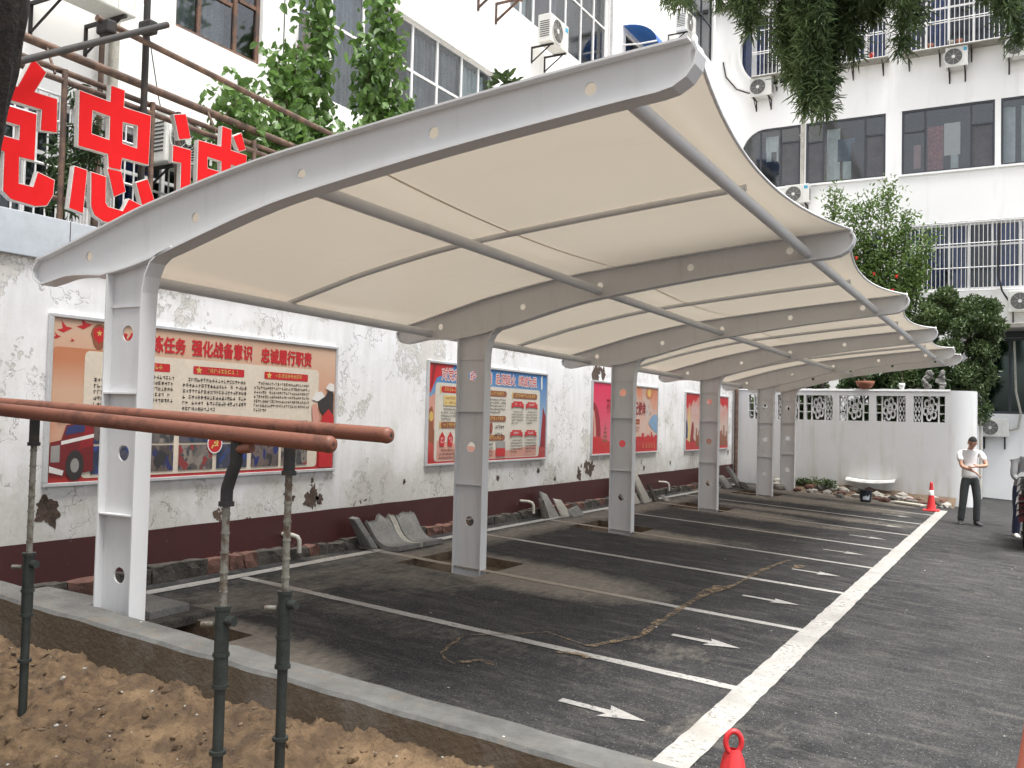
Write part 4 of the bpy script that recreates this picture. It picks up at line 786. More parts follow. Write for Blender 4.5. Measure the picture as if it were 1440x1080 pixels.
window(SIDE, sb, 25.8, 28.7, 13.1, 15.3, [26.7, 27.7], [14.3], 'dark_frame', 'window_glass', ('room', .7), .06, .09, [(25.9, 27.6, 'grey_curtain')])
window(SIDE, sb, 21.4, 23.5, 10.2, 11.35, [22.1, 22.8], [], 'dark_frame', 'smoked_glass', ('dark_room', .6), .05)
for a in ((4.6,6.3,3.4,4.75),(6.6,9.2,3.45,4.75)): window(SIDE, sb, *a, [a[0]+(a[1]-a[0])/3, a[0]+2*(a[1]-a[0])/3], [a[2]+.8], 'white_frame', 'smoked_glass', ('dark_room', .5), .05, .1, [(a[0]+.4, a[0]+.9, 'blue_curtain')])
for a in ((9.6,15.,3.2,4.9),(7.5,9.0,9.65,11.5),(10,15,9.65,11.7),(22,25,6.1,8.0)): window(SIDE, sb, *a, [a[0]+(a[1]-a[0])*k/4 for k in (1, 2, 3)], [a[2]+1.1], 'white_frame', 'window_glass', ('room', .6))
def grille(pl, b, a0, a1, z0, z1, out=.42, step=.125, rails=(.33, .36, .68), floor=True):
    mb = MB(); r = .011; a = a0
    while a <= a1+.001:
        mb.tube([pl.p(a, z0, out), pl.p(a, z1, out)], r, 5); a += step
    for k in range(4):
        for e in (a0, a1): mb.tube([pl.p(e, z0, out*k/4), pl.p(e, z1, out*k/4)], r, 5)
    for q in (0, 1, *rails):
        z = z0+(z1-z0)*q; mb.tube([pl.p(a0, z, .0), pl.p(a0, z, out), pl.p(a1, z, out), pl.p(a1, z, .0)], .016, 5, smooth=False)
    o = mb.build('window_grille', 'grille_white', b); tag(o, kind='stuff')
    if floor:
        MB().box(pl.p(a0-.03, z0-.035, 0), pl.p(a1+.03, z0-.005, out+.03)).build('grille_shelf', 'concrete_pale', o)
        n = max(2, int((a1-a0)/.8))
        for k in range(n+1):
            a = a0+.15+(a1-a0-.3)*k/n; MB().box(pl.p(a-.015, z0-.42, 0), pl.p(a+.015, z0-.036, .02)).tube([pl.p(a, z0-.4, .015), pl.p(a, z0-.05, out*.85)], .014, 5).build('grille_bracket', 'dark_steel', o)
    return o
grille(SIDE, sb, 4.6, 6.3, 3.4, 4.75, .2, .12, (.45, .8), False); grille(SIDE, sb, 6.6, 9.2, 3.45, 4.75, .2, .12, (.45, .8), False)
# downpipes and wires on the side facade
MB().tube([(XF+.09, 6.62, -1), (XF+.09, 6.60, 12)], .055, 10).build('downpipe', 'pvc_pipe', sb)
MB().tube([(XF+.08, 6.47, -1), (XF+.08, 6.46, 12)], .03, 8).build('downpipe', 'rust_pipe', sb)
MB().tube([(XF+.06, 9.28, 3), (XF+.06, 9.22, 12)], .008, 5).build('cable', 'dark_steel', sb); MB().tube([(XF+.05, 7.05, 7.2), (XF+.06, 7.0, 6.2), (XF+.05, 7.25, 5.2), (XF+.05, 7.35, 4.9)], .007, 5).build('cable', 'dark_steel', sb)
MB().tube([(XF+.16, 9.66, 6.55), (XF+.16, 9.66, 7.02)], .11, 14).build('vent_hood', 'galvanised', sb); MB().tube([(XF, 9.66, 6.62), (XF+.16, 9.66, 6.62)], .09, 12).build('vent_pipe', 'rust_pipe', sb)
MB().box((XF+.05, 20.28, 9), (XF+.12, 20.34, 13)).build('corner_pipe', 'grille_white', sb)
# blue awning over the small window
mb = MB(); vs = []
for k in range(9):
    a = k/8*math.pi/2; vs += [(XF+.9*math.sin(a), 21.2, 10.9+.55*math.cos(a)), (XF+.9*math.sin(a), 23.7, 10.9+.55*math.cos(a))]
mb.add(vs, [(2*k, 2*k+1, 2*k+3, 2*k+2) for k in range(8)], 0, True); aw = mb.build('awning', 'awning_blue', sb)
for y in (21.2, 23.7): MB().tube([(XF, y, 10.95), (XF+.45, y, 10.9), (XF+.9, y, 10.9)], .02, 6).build('awning_arm', 'grille_white', aw)
# ---- end building
eb = thing('apartment_building', 'bright white apartment block with barred windows behind the yard wall', 'building', (3, YB, -.5))
eops = [(-1.4,.42,8.95,10.85),(.58,2.88,8.95,10.85),(3.32,5.75,8.95,10.85),(5.9,8.3,8.95,10.85),(-1.52,.9,12.2,14.6),(1.0,2.9,12.45,14.5),(3.36,6.9,12.45,14.5),(2.2,2.82,5.5,7.4),(3.3,7.2,5.5,7.4),(5.3,8.4,2.0,4.1),(-.5,1.6,5.5,7.4)]
facade(END, 'wall', XF, 13, -1.3, 17, eops, .16, 'white_facade', eb)
MB().box((XF, YB, 17), (13, YB+9, 17.2)).build('roof', 'white_facade', eb); MB().box((13, YB, -1.3), (13.2, YB+9, 17)).build('end_wall', 'white_facade', eb)
# infill round the circular window, and the chamfered corner of the lower one
vs, fs = fill2d([[(-1.52,12.2),(.9,12.2),(.9,14.6),(-1.52,14.6)], circ(-.31, 13.4, 1.195, 40)], .1); MB().add([(v[0], YB+.001+v[2], v[1]) for v in vs], fs).build('round_surround', 'white_facade', eb)
vs, fs = fill2d([circ(-.31, 13.4, 1.27, 40), circ(-.31, 13.4, 1.196, 40)], .05); MB().add([(v[0], YB-.05+v[2], v[1]) for v in vs], fs).build('round_trim', 'white_facade', eb)
window(END, eb, -1.52, .9, 12.2, 14.6, [-.3], [], 'white_frame', 'smoked_glass', ('dark_room', .7), .05, .12, [(-1.5, -.8, 'blue_curtain'), (.2, .9, 'blue_curtain')])
vs, fs = fill2d([[(-1.4,10.85),(-1.4,10.1)]+[(-1.4+.75*(1-math.cos(a)), 10.1+.75*math.sin(a)) for a in np.linspace(0, math.pi/2, 10)]], .09); MB().add([(v[0], YB+.002+v[2], v[1]) for v in vs], fs).build('corner_infill', 'white_facade', eb)
def lower(a0, a1, split, clothes):
    wn = window(END, eb, a0, a1, 8.95, 10.85, split[0], split[1], 'dark_frame', 'window_glass', ('dark_room', 1.1), .06, .06, [], split[2], True)
    for a, b, z0, z1, mt in clothes: curtain(END, 'hung_cloth', a, b, z0, z1, -.42, mt, wn, .02, 3)
lower(-1.4, .42, ([-.82, -.2], [(10.35, -.2, .42)], [(-.2, .42, 8.9, 10.3)]), [(-.9, -.3, 9.3, 10.2, 'cloth_dark'), (-.75, -.35, 9.9, 10.7, 'pale_curtain')])
lower(.58, 2.88, ([1.1, 2.3], [(10.25, .58, 1.1), (10.25, 2.3, 2.88)], [(2.3, 2.9, 8.9, 10.2), (.5, 1.1, 8.9, 10.2)]), [(1.13, 1.52, 9.0, 10.7, 'pale_curtain'), (1.45, 1.95, 9.65, 10.35, 'cloth_blue'), (1.85, 2.25, 9.0, 10.2, 'cloth_dark'), (1.6, 1.85, 9.0, 9.65, 'pale_curtain')])
lower(3.32, 5.75, ([3.95, 5.15], [(10.2, 3.32, 3.95), (10.2, 5.15, 5.75)], [(5.15, 5.8, 8.9, 10.2)]), [(3.98, 4.4, 9.1, 10.4, 'plaid_red'), (4.42, 4.85, 9.5, 10.45, 'tee_white'), (4.6, 4.8, 9.05, 9.5, 'pale_curtain'), (3.6, 3.8, 9.2, 9.9, 'cloth_pink'), (4.9, 5.1, 9.2, 9.7, 'cloth_dark')])
lower(5.9, 8.3, ([6.5, 7.3], [(10.2, 6.5, 7.3)], []), [(5.95, 6.25, 9.0, 10.7, 'pale_curtain'), (6.4, 7.5, 9.0, 10.7, 'pale_curtain')])
MB().tube([(.5, YB-.06, 8.2), (.5, YB-.06, 12.3)], .05, 10).build('downpipe', 'pvc_pipe', eb); MB().tube([(.42, YB-.10, 10.5), (.5, YB-.10, 10.2), (.52, YB-.10, 9.4)], .02, 6).build('hose', 'pvc_pipe', eb)
window(END, eb, 1.0, 2.9, 12.45, 14.5, [1.6, 2.3], [13.7], 'white_frame', 'smoked_glass', ('dark_room', .8), .07, .1, [(1.05, 1.5, 'blue_curtain'), (1.9, 2.25, 'blue_curtain'), (2.4, 2.8, 'blue_curtain')])
window(END, eb, 3.36, 6.9, 12.45, 14.5, [3.95, 4.55, 5.2, 6.0], [13.75], 'white_frame', 'smoked_glass', ('dark_room', .8), .07, .1, [(3.4, 3.7, 'blue_curtain'), (4.0, 4.5, 'blue_curtain'), (6.1, 6.5, 'pale_curtain')])
window(END, eb, 2.2, 2.82, 5.5, 7.4, [2.5], [6.8], 'white_frame', 'smoked_glass', ('dark_room', .8), .05, .1, [(2.5, 2.8, 'blue_curtain')])
window(END, eb, 3.3, 7.2, 5.5, 7.4, [3.9, 4.6, 5.1, 5.7, 6.4], [6.75], 'white_frame', 'smoked_glass', ('dark_room', .8), .06, .1, [(3.4, 3.8, 'blue_curtain'), (3.95, 4.5, 'blue_curtain'), (4.65, 5.05, 'blue_curtain'), (5.75, 6.3, 'blue_curtain'), (6.5, 7.1, 'blue_curtain')])
window(END, eb, -.5, 1.6, 5.5, 7.4, [.2, .9], [6.75], 'white_frame', 'smoked_glass', ('dark_room', .8), .06, .1)
window(END, eb, 5.3, 8.4, 2.0, 4.1, [6.15, 7.0], [], 'dark_frame', 'shop_glass', ('dark_room', 1.2), .07, .1)
grille(END, eb, -1.0, .35, 12.42, 14.5, .45); grille(END, eb, .95, 2.95, 12.4, 14.5, .45); grille(END, eb, 3.36, 6.95, 12.42, 14.5, .45); grille(END, eb, 2.15, 2.86, 5.45, 7.42, .12, .11, (.33, .68), False); grille(END, eb, 3.28, 7.25, 5.45, 7.42, .14, .11, (.33, .68), False)
MB().box((4.9, YB-1.0, 4.28), (8.6, YB, 4.42)).build('canopy_slab', 'concrete_pale', eb, .02); MB().box((5.3, YB-.12, 4.1), (8.4, YB-.005, 4.27)).build('lintel', 'dark_frame', eb)
MB().box((XF, YB-.14, 14.9), (2.9, YB-.005, 15.0)).build('ledge', 'concrete', eb)
MB().tube([(-2.05, YB-.03, 13.2), (-1.95, YB-.03, 12.7), (-1.6, YB-.03, 12.25), (-1.2, YB-.06, 12.05), (-1.0, YB-.1, 12.05)], .022, 8).build('cable', 'dark_steel', eb)
for x, z, mt in ((4.1, 12.44, 'terracotta'), (4.62, 12.44, 'concrete_pale'), (4.85, 12.44, 'terracotta'), (2.5, 12.44, 'flower_red')):
    MB().lathe((x, YB-.3, z), [(.0, 0), (.06, 0), (.09, .16), (.075, .16), (.07, .12), (0, .12)], 12).build('flower_pot', mt, None, label={4.1: 'small orange clay pot alone on the barred window shelf', 4.62: 'small pale pot on the barred window shelf', 4.85: 'small orange clay pot beside the pale one', 2.5: 'bright red pot on the barred window shelf behind the cedar'}[x], cat='flower pot', group='pots on the barred window shelf', origin=(x, YB-.3, z))
# ---- air conditioners
def ac(pl, a, z, w, h, d, label, out=.12, fan='left', flip=False, sticker=None, grid=False, group='air conditioner units on the walls'):
    t = thing('air_conditioner', label, 'air conditioner', pl.p(a+w/2, z, out+d/2), group); f = out+d
    pl.box('casing', a, a+w, z, z+h, out, f, 'ac_white', t, .018)
    r = h*.40; ca = a+w*.36 if fan == 'left' else a+w*.64; cz = z+h*.5
    def disc(name, r0, r1, dd, th, mat):
        lp = [circ(0, 0, r1, 28)]+([circ(0, 0, r0, 28)] if r0 else []); vs, fs = fill2d(lp, th); return MB().add([pl.p(ca+v[0], cz+v[1], f+dd+v[2]) for v in vs], fs).build(name, mat, t)
    disc('fan_opening', 0, r, .001, .003, 'ac_dark'); disc('fan_ring', r, r*1.08, .001, .015, 'ac_white')
    mb = MB()
    if grid:
        for k in range(-6, 7):
            u = k/6.5*r; c = math.sqrt(max(0, r*r-u*u)); mb.tube([pl.p(ca+u, cz-c, f+.012), pl.p(ca+u, cz+c, f+.012)], .004, 4); mb.tube([pl.p(ca-c, cz+u, f+.013), pl.p(ca+c, cz+u, f+.013)], .004, 4)
    else:
        for rr in np.linspace(.25, .95, 7)*r: mb.tube([pl.p(ca+rr*math.cos(q), cz+rr*math.sin(q), f+.012) for q in np.linspace(0, 2*math.pi, 25)], .0035, 4, cap=False)
        for q in range(8): mb.tube([pl.p(ca, cz, f+.013), pl.p(ca+r*math.cos(q*math.pi/4), cz+r*math.sin(q*math.pi/4), f+.013)], .004, 4)
    tag(mb.build('fan_guard', 'ac_grille', t), kind='stuff'); disc('fan_hub', 0, r*.2, .016, .004, 'ac_white' if not grid else 'ac_grille')
    sx = a+w*.93 if fan == 'left' else a+w*.07; pl.box('seam', a+w*.745 if fan == 'left' else a+w*.25, a+w*.75 if fan == 'left' else a+w*.255, z+.02, z+h-.02, f, f+.002, 'ac_grille', t)
    if sticker: pl.box('badge', a+w*.8 if fan == 'left' else a+w*.05, a+w*.95 if fan == 'left' else a+w*.2, z+h*.74, z+h*.9, f+.001, f+.003, sticker, t)
    mb = MB()
    for k in range(8): pl.bx(mb, a-.004, a-.001, z+h*.2+k*h*.075, z+h*.2+k*h*.075+.018, out+.05, f-.04); pl.bx(mb, a+w+.001, a+w+.004, z+h*.2+k*h*.075, z+h*.2+k*h*.075+.018, out+.05, f-.04)
    tag(mb.build('side_louvres', 'ac_dark', t), kind='stuff')
    for q in (a+w*.15, a+w*.85):
        pl.box('bracket', q-.018, q+.018, z-.035, z-.002, 0, f, 'dark_steel', t); MB().tube([pl.p(q, z-.32, .012), pl.p(q, z-.035, f*.85)], .014, 6).build('brace', 'dark_steel', t); pl.box('bracket_leg', q-.018, q+.018, z-.34, z-.036, 0, .02, 'dark_steel', t)
    return t
ac(SIDE, 5.55, 5.68, .9, .62, .33, 'large weathered air conditioner above the rusty sign frame', .32, 'left', grid=True, sticker='sticker_red')
ac(SIDE, 6.95, 4.30, .82, .60, .32, 'grey air conditioner seen between the red sign characters', .25, 'left')
ac(SIDE, 16.30, 9.15, .82, .58, .30, 'air conditioner on a bracket below the curtained windows', .2, 'left', sticker='sticker_blue')
ac(SIDE, 24.35, 12.45, .85, .62, .32, 'air conditioner near the building corner beside the blue awning', .25, 'left')
ac(END, -1.06, 11.78, .66, .60, .30, 'small air conditioner under the round window', .12, 'left')
ac(END, 4.5, 11.80, .58, .58, .30, 'air conditioner with dark fan under the barred window shelf', .12, 'left', sticker='sticker_blue')
ac(END, 5.99, 11.83, .70, .58, .30, 'air conditioner under the far end of the barred window shelf', .12, 'left')
ac(END, .05, 8.30, .72, .58, .30, 'air conditioner behind the pomegranate shrub under the dark windows', .12, 'left', sticker='sticker_blue')
ac(END, 6.1, 4.78, .8, .58, .30, 'air conditioner with bent pipe beside the evergreen tree', .1, 'left')
ac(END, 5.42, 1.36, .72, .50, .28, 'grey air conditioner mounted low on the wall behind the standing man', .1, 'left')
MB().tube([(6.15, YB-.15, 1.55), (6.35, YB-.1, 1.6), (6.42, YB-.1, 2.0), (6.30, YB-.1, 2.6), (6.25, YB-.1, 4.0)], .03, 8).build('insulated_pipe', 'pvc_pipe', eb)
MB().tube([(5.88, YB-.16, 7.3), (5.85, YB-.16, 5.9), (5.95, YB-.16, 5.4), (6.15, YB-.15, 5.05)], .025, 8).build('insulated_pipe', 'dark_steel', eb)
# empty rusty bracket on the side facade
br = thing('wall_bracket', 'empty rusted bracket left on the white facade between two window bands', 'bracket', (XF, 14.6, 9.2))
for y in (14.3, 14.95): MB().tube([(XF+.01, y, 9.1), (XF+.55, y, 9.45)], .025, 6).box((XF, y-.02, 9.42), (XF+.55, y+.02, 9.46)).box((XF, y-.02, 9.05), (XF+.03, y+.02, 9.42)).build('arm', 'rust_frame', br)
MB().box((XF+.5, 14.2, 9.42), (XF+.54, 15.05, 9.46)).build('cross_bar', 'rust_frame', br)
# ================================================================== YARD WALL WITH PIERCED BLOCKS
yw = thing('yard_wall', 'white plastered yard wall with rounded corner and pierced flower blocks', 'wall', (2.6, YW, 0))
wops = [(.10,.78),(.86,1.52),(1.58,2.24),(2.40,3.11),(3.28,3.96),(4.14,4.84)]; wz0, wz1, wtop = 1.70, 2.33, 2.47
As = sorted({-.3, 4.95, *[q for o in wops for q in o]}); Zs = [-.6, wz0, wz1, wtop]; mb = MB()
for a, b in zip(As, As[1:]):
    for z0, z1 in zip(Zs, Zs[1:]):
        if z0 == wz0 and any(o[0] < (a+b)/2 < o[1] for o in wops): continue
        for yy, sgn in ((YW, 1), (YW+.22, -1)): mb.add([(a,yy,z0),(b,yy,z0),(b,yy,z1),(a,yy,z1)], [(0,1,2,3)])
for a, b in wops:
    q = [(a,wz0),(b,wz0),(b,wz1),(a,wz1)]
    for k in range(4): u, v = q[k], q[(k+1) % 4]; mb.add([(u[0],YW,u[1]),(u[0],YW+.22,u[1]),(v[0],YW+.22,v[1]),(v[0],YW,v[1])], [(0,1,2,3)])
mb.add([(-.3,YW,wtop),(4.95,YW,wtop),(4.95,YW+.22,wtop),(-.3,YW+.22,wtop)], [(0,1,2,3)])
vs = []; arc = []
for k in range(25):
    a = -math.pi/2+k/24*math.pi/2; arc.append((4.95+.55*math.cos(a), YW+.55+.55*math.sin(a), 4.95+.33*math.cos(a), YW+.55+.33*math.sin(a)))
arc.append((5.5, YB-.01, 5.28, YB-.01))
for x0, y0, x1, y1 in arc: vs += [(x0,y0,-.6),(x0,y0,wtop),(x1,y1,wtop),(x1,y1,-.6)]
mb.add(vs, [(4*k+j, 4*k+4+j, 4*k+5+j, 4*k+1+j) for k in range(len(arc)-1) for j in range(3)])
mb.build('wall_body', 'yard_plaster', yw)
n = 70; mb = MB(); vs = []                                             # uneven mortar coping
for j in range(n+1):
    x = -.25+5.2*j/n; h = .03+.02*mnoise.noise((x*3, 1, 1))+.012*mnoise.noise((x*11, 1, 1)); vs += [(x, YW-.012, wtop-.02), (x, YW+.0, wtop+h), (x, YW+.22, wtop+h), (x, YW+.235, wtop-.02)]
mb.add(vs, [(4*j+k, 4*j+4+k, 4*j+5+k, 4*j+1+k) for j in range(n) for k in range(3)]); mb.build('coping', 'yard_plaster', yw)
for i, (a, b) in enumerate(wops):
    H = wz1-wz0; mb = MB(); yy = YW+.045
    def pris(loops, th=.06):
        vs, fs = fill2d(loops, th); mb.add([(v[0], yy+v[2], v[1]) for v in vs], fs)
    flip = i % 2 == 1; W = b-a; fx0 = a+.15 if not flip else a+.20; fw_ = H*.60; fx1 = b-.20 if not flip else b-.15; cx, cz = (fx0+fx1)/2, (wz0+wz1)/2; hw = (fx1-fx0)/2; hh = H/2
    MB
    for k in range(6):
        q = k*math.pi/3+.26; pris([circ(cx+hw*.62*math.cos(q), cz+hh*.60*math.sin(q), hw*.37, 14, hh*.36), circ(cx+hw*.62*math.cos(q), cz+hh*.60*math.sin(q), hw*.20, 14, hh*.19)])
    pris([circ(cx, cz, hw*.30, 16, hh*.28), circ(cx, cz, hw*.19, 16, hh*.18)]); pris([star(cx, cz, hw*.2)], .05)
    for x in (fx0-.012, fx1+.012): pris([[(x-.018, wz0), (x+.018, wz0), (x+.018, wz1), (x-.018, wz1)]], .055)
    s0, s1 = (fx1+.03, b) if not flip else (a, fx0-.03); t0, t1 = (a, fx0-.03) if not flip else (fx1+.03, b)
    for k in range(3):                                                 # leaf lattice
        c0 = wz0+H*(k+.5)/3; w2 = (s1-s0)*.22; h2 = H/6
        for sx in (.27, .73):
            xx = s0+(s1-s0)*sx; lens = lambda q: [(xx, c0-h2*q), (xx+w2*.8*q, c0-h2*.4*q), (xx+w2*q, c0), (xx+w2*.8*q, c0+h2*.4*q), (xx, c0+h2*q), (xx-w2*.8*q, c0+h2*.4*q), (xx-w2*q, c0), (xx-w2*.8*q, c0-h2*.4*q)]
            pris([lens(1.0), lens(.55)], .05)
    for q in (.33, .66): pris([[(t0, wz0+H*q-.014), (t1, wz0+H*q-.014), (t1, wz0+H*q+.014), (t0, wz0+H*q+.014)]], .05)
    mb.build('pierced_block', 'yard_plaster', yw)
MB().tube([(5.56, YW+1.2, 0), (5.56, YW+1.2, 2.3)], .03, 8).build('drain_pipe', 'pvc_pipe', yw)
# ================================================================== VEGETATION
def leaves(P, D, size, asp=.5, fold=.25, curl=.2):
    """P centres (n,3), D pointing directions (n,3), size (n): folded pointed leaves of six points"""
    n = len(P); D = D/np.linalg.norm(D, axis=1)[:, None]; up = rng.normal(size=(n, 3)); up[:, 2] += 1.2
    S_ = np.cross(D, up); S_ /= np.linalg.norm(S_, axis=1)[:, None]; N = np.cross(S_, D); size = size[:, None]
    w = size*asp*.5
    pts = np.stack([P, P+D*size*.35+S_*w+N*w*fold, P+D*size*.75+S_*w*.7+N*(w*fold-size*curl*.3), P+D*size-N*size*curl, P+D*size*.75-S_*w*.7+N*(w*fold-size*curl*.3), P+D*size*.35-S_*w+N*w*fold], 1).reshape(-1, 3)
    return pts, n
def leaf_mesh(name, P, D, size, mat, parent, **kw):
    pts, n = leaves(P, D, size, **kw); off = wloc(parent); pts = pts-np.array(off)
    me = bpy.data.meshes.new(name); me.vertices.add(len(pts)); me.vertices.foreach_set('co', pts.astype(np.float32).ravel())
    idx = (np.arange(n)[:, None]*6+np.array([0,1,2,3, 0,3,4,5])[None, :]).ravel(); me.loops.add(len(idx)); me.loops.foreach_set('vertex_index', idx.astype(np.int32))
    me.polygons.add(2*n); me.polygons.foreach_set('loop_start', np.arange(2*n, dtype=np.int32)*4); me.polygons.foreach_set('loop_total', np.full(2*n, 4, np.int32))
    me.update(calc_edges=True); me.validate(); me.materials.append(MATS[mat]); return link(name, me, parent)
def blobs(centres, per):
    P = []
    for c in centres:
        k = int(per*c[4]) if len(c) > 4 else per; v = rng.normal(size=(k, 3)); v /= np.linalg.norm(v, axis=1)[:, None]; r = rng.random(k)**.45
        P.append(np.array(c[:3])+v*(r[:, None])*np.array(c[3] if isinstance(c[3], (tuple, list)) else (c[3],)*3))
    return np.concatenate(P)
def stems(name, paths, r0, mat, parent):
    mb = MB()
    for pts in paths: mb.tube(pts, list(np.linspace(r0, r0*.35, len(pts))), 6)
    return mb.build(name, mat, parent)
def wander(a, b, n=7, j=.08):
    a, b = np.array(a, float), np.array(b, float); return [tuple(a+(b-a)*k/n+(rng.normal(size=3)*j*(0 < k < n))) for k in range(n+1)]
def droop(n, z=-.7, s=.8):
    D = rng.normal(size=(n, 3))*s; D[:, 2] += z; return D
# climbers on the side facade (leaves hang from stems that rise behind the poster wall)
def climber(label, paths, per, size, spread, mat='vine_leaf'):
    b = paths[0][0]; t = thing('climbing_plant', label, 'climbing plant', b, 'climbing plants behind the wall'); allp = []; st = []
    for q in paths:
        pts = []
        for a, c in zip(q, q[1:]): pts += wander(a, c, 6, .05)[:-1]
        pts.append(q[-1]); st.append(pts)
        for (x, y, z), (x2, y2, z2) in zip(pts, pts[1:]):
            if z < 3.2: continue
            k = int(per*math.dist((x,y,z),(x2,y2,z2))); f = rng.random(k)[:, None]; allp.append(np.array((x,y,z))*(1-f)+np.array((x2,y2,z2))*f+rng.normal(size=(k, 3))*np.array(spread))
    stems('stem', st, .018, 'twig', t); P = np.concatenate(allp); leaf_mesh('foliage', P, droop(len(P)), rng.uniform(size*.55, size*1.25, len(P)), mat, t, asp=.62); return t
climber('leafy climber with hanging leaves over the rusty sign frame', [[(-1.1,6.9,0),(-1.0,7.3,3.4),(-.9,7.35,4.3),(-.85,7.15,5.05)],[(-1.0,7.3,3.5),(-.85,7.7,4.2),(-.85,7.75,4.9)],[(-1.0,7.2,3.5),(-.8,6.95,4.2),(-.8,6.9,4.9)]], 260, .125, (.13,.14,.13))
climber('tall leafy climber trailing up past the white framed window', [[(-1.4,9.6,0),(-1.3,9.4,3.6),(-1.2,8.75,4.9),(-1.2,8.7,7.2)],[(-1.3,9.9,3.6),(-1.25,10.2,4.8),(-1.2,10.05,7.3)],[(-1.3,9.4,3.6),(-1.15,8.2,4.7),(-1.15,8.05,5.7)],[(-1.3,9.6,3.6),(-1.1,9.3,4.6),(-1.1,9.4,5.1)],[(-1.3,10,3.6),(-1.2,10.45,5.0),(-1.2,10.4,6.2)],[(-1.3,9.4,3.6),(-1.2,8.5,4.6),(-1.15,8.35,6.0)],[(-1.3,9.9,3.6),(-1.25,9.95,5.0),(-1.2,9.85,6.6)]], 240, .15, (.12,.13,.15))
climber('dense low climber behind the last red sign character', [[(-.9,8.0,0),(-.8,8.1,3.4),(-.75,8.2,4.3)],[(-.9,8.6,3.3),(-.8,8.7,4.3),(-.8,8.9,4.9)],[(-.9,7.8,3.3),(-.7,7.6,4.1)],[(-.9,9.2,3.3),(-.8,9.4,4.5)]], 800, .11, (.18,.22,.2))
# broad leaved plant peeping over the roof
t = thing('broadleaf_shrub', 'dark glossy shrub showing its leaf whorls above the carport roof', 'shrub', (-1.2,13.0,0)); stems('stem', [wander((-1.2,13.0,0),(-1.1,13.3,7.1),9), wander((-1.2,13.0,3),(-1.1,14.0,6.5),8)], .03, 'twig', t)
P = []; D = []
for c in [(-1.1,13.3,7.15),(-1.1,13.05,6.85),(-1.0,13.5,6.8),(-1.1,13.2,6.5),(-1.0,12.95,6.3),(-1.1,13.5,6.35),(-1.1,14.0,6.45),(-1.0,13.8,6.2),(-1.1,14.3,6.25),(-1.0,13.4,6.0),(-1.0,13.9,5.8),(-1.0,13.1,5.8)]:
    for k in range(34):
        a = rng.random()*2*math.pi; e = rng.uniform(-.5, .9); d = np.array((math.cos(a)*math.cos(e), math.sin(a)*math.cos(e), math.sin(e))); P.append(np.array(c)+d*.02+rng.normal(size=3)*.06); D.append(d)
leaf_mesh('foliage', np.array(P), np.array(D), rng.uniform(.16, .30, len(P)), 'evergreen_leaf', t, asp=.34)
# bamboo-like shrub behind the first characters
t = thing('bamboo_clump', 'small bamboo-like clump between the first two red sign characters', 'bamboo', (-1.0,5.3,0)); stems('stem', [wander((-1.0,5.3,0),(-.8,5.25+k*.12,4.1),8,.04) for k in range(3)], .012, 'twig', t)
P = blobs([(-.85,5.2,3.75,(.2,.25,.3)),(-.8,5.35,3.95,(.15,.2,.25)),(-.8,5.1,3.5,(.2,.2,.3)),(-.7,5.15,4.3,(.06,.15,.1),.25)], 300); leaf_mesh('foliage', P, droop(len(P), -.5), rng.uniform(.06, .12, len(P)), 'bamboo_leaf', t, asp=.22)
# pomegranate shrub with red flowers behind the yard wall
t = thing('pomegranate_tree', 'loose pale green shrub with red flowers behind the yard wall', 'tree', (3.0,26.2,0)); br_ = []
ends = [(1.6,26.1,7.0),(2.0,25.9,7.9),(2.5,26.0,7.5),(2.9,26.2,7.7),(3.4,26.0,7.9),(3.8,26.2,7.2),(4.3,26,6.6),(2.4,26.1,6.4),(3.0,26.0,6.2),(3.3,26.2,5.6),(3.7,26,5.2),(2.7,26,5.3),(2.2,26.1,5.6),(1.9,26.2,6.3),(3.5,26.1,6.6),(4.1,26.1,5.9)]
for e in ends: br_.append(wander((3.0+rng.normal()*.05,26.2,1.2),e,8,.07))
stems('trunk', [wander((3.0,26.2,0),(3.0,26.2,1.5),4,.02)], .09, 'bark', t); stems('branch', br_, .025, 'twig', t); P = []
for q in br_:
    for (a, b) in zip(q[3:], q[4:]):
        k = 330; f = rng.random(k)[:, None]; P.append(np.array(a)*(1-f)+np.array(b)*f+rng.normal(size=(k, 3))*np.array((.15,.18,.16)))
P = np.concatenate(P); D = rng.normal(size=P.shape); D[:, 2] += .5; leaf_mesh('crown', P, D, rng.uniform(.07, .15, len(P)), 'pomegranate_leaf', t, asp=.42)
for c in [(3.05,25.7,5.55),(3.5,25.75,5.1),(3.72,25.7,4.95),(3.6,25.7,5.45),(2.6,25.75,6.0)]: MB().lathe(c, [(0,-.035),(.022,-.02),(.032,.02),(.048,.05),(.02,.04),(0,.03)], 9).build('flower', 'flower_red', t)
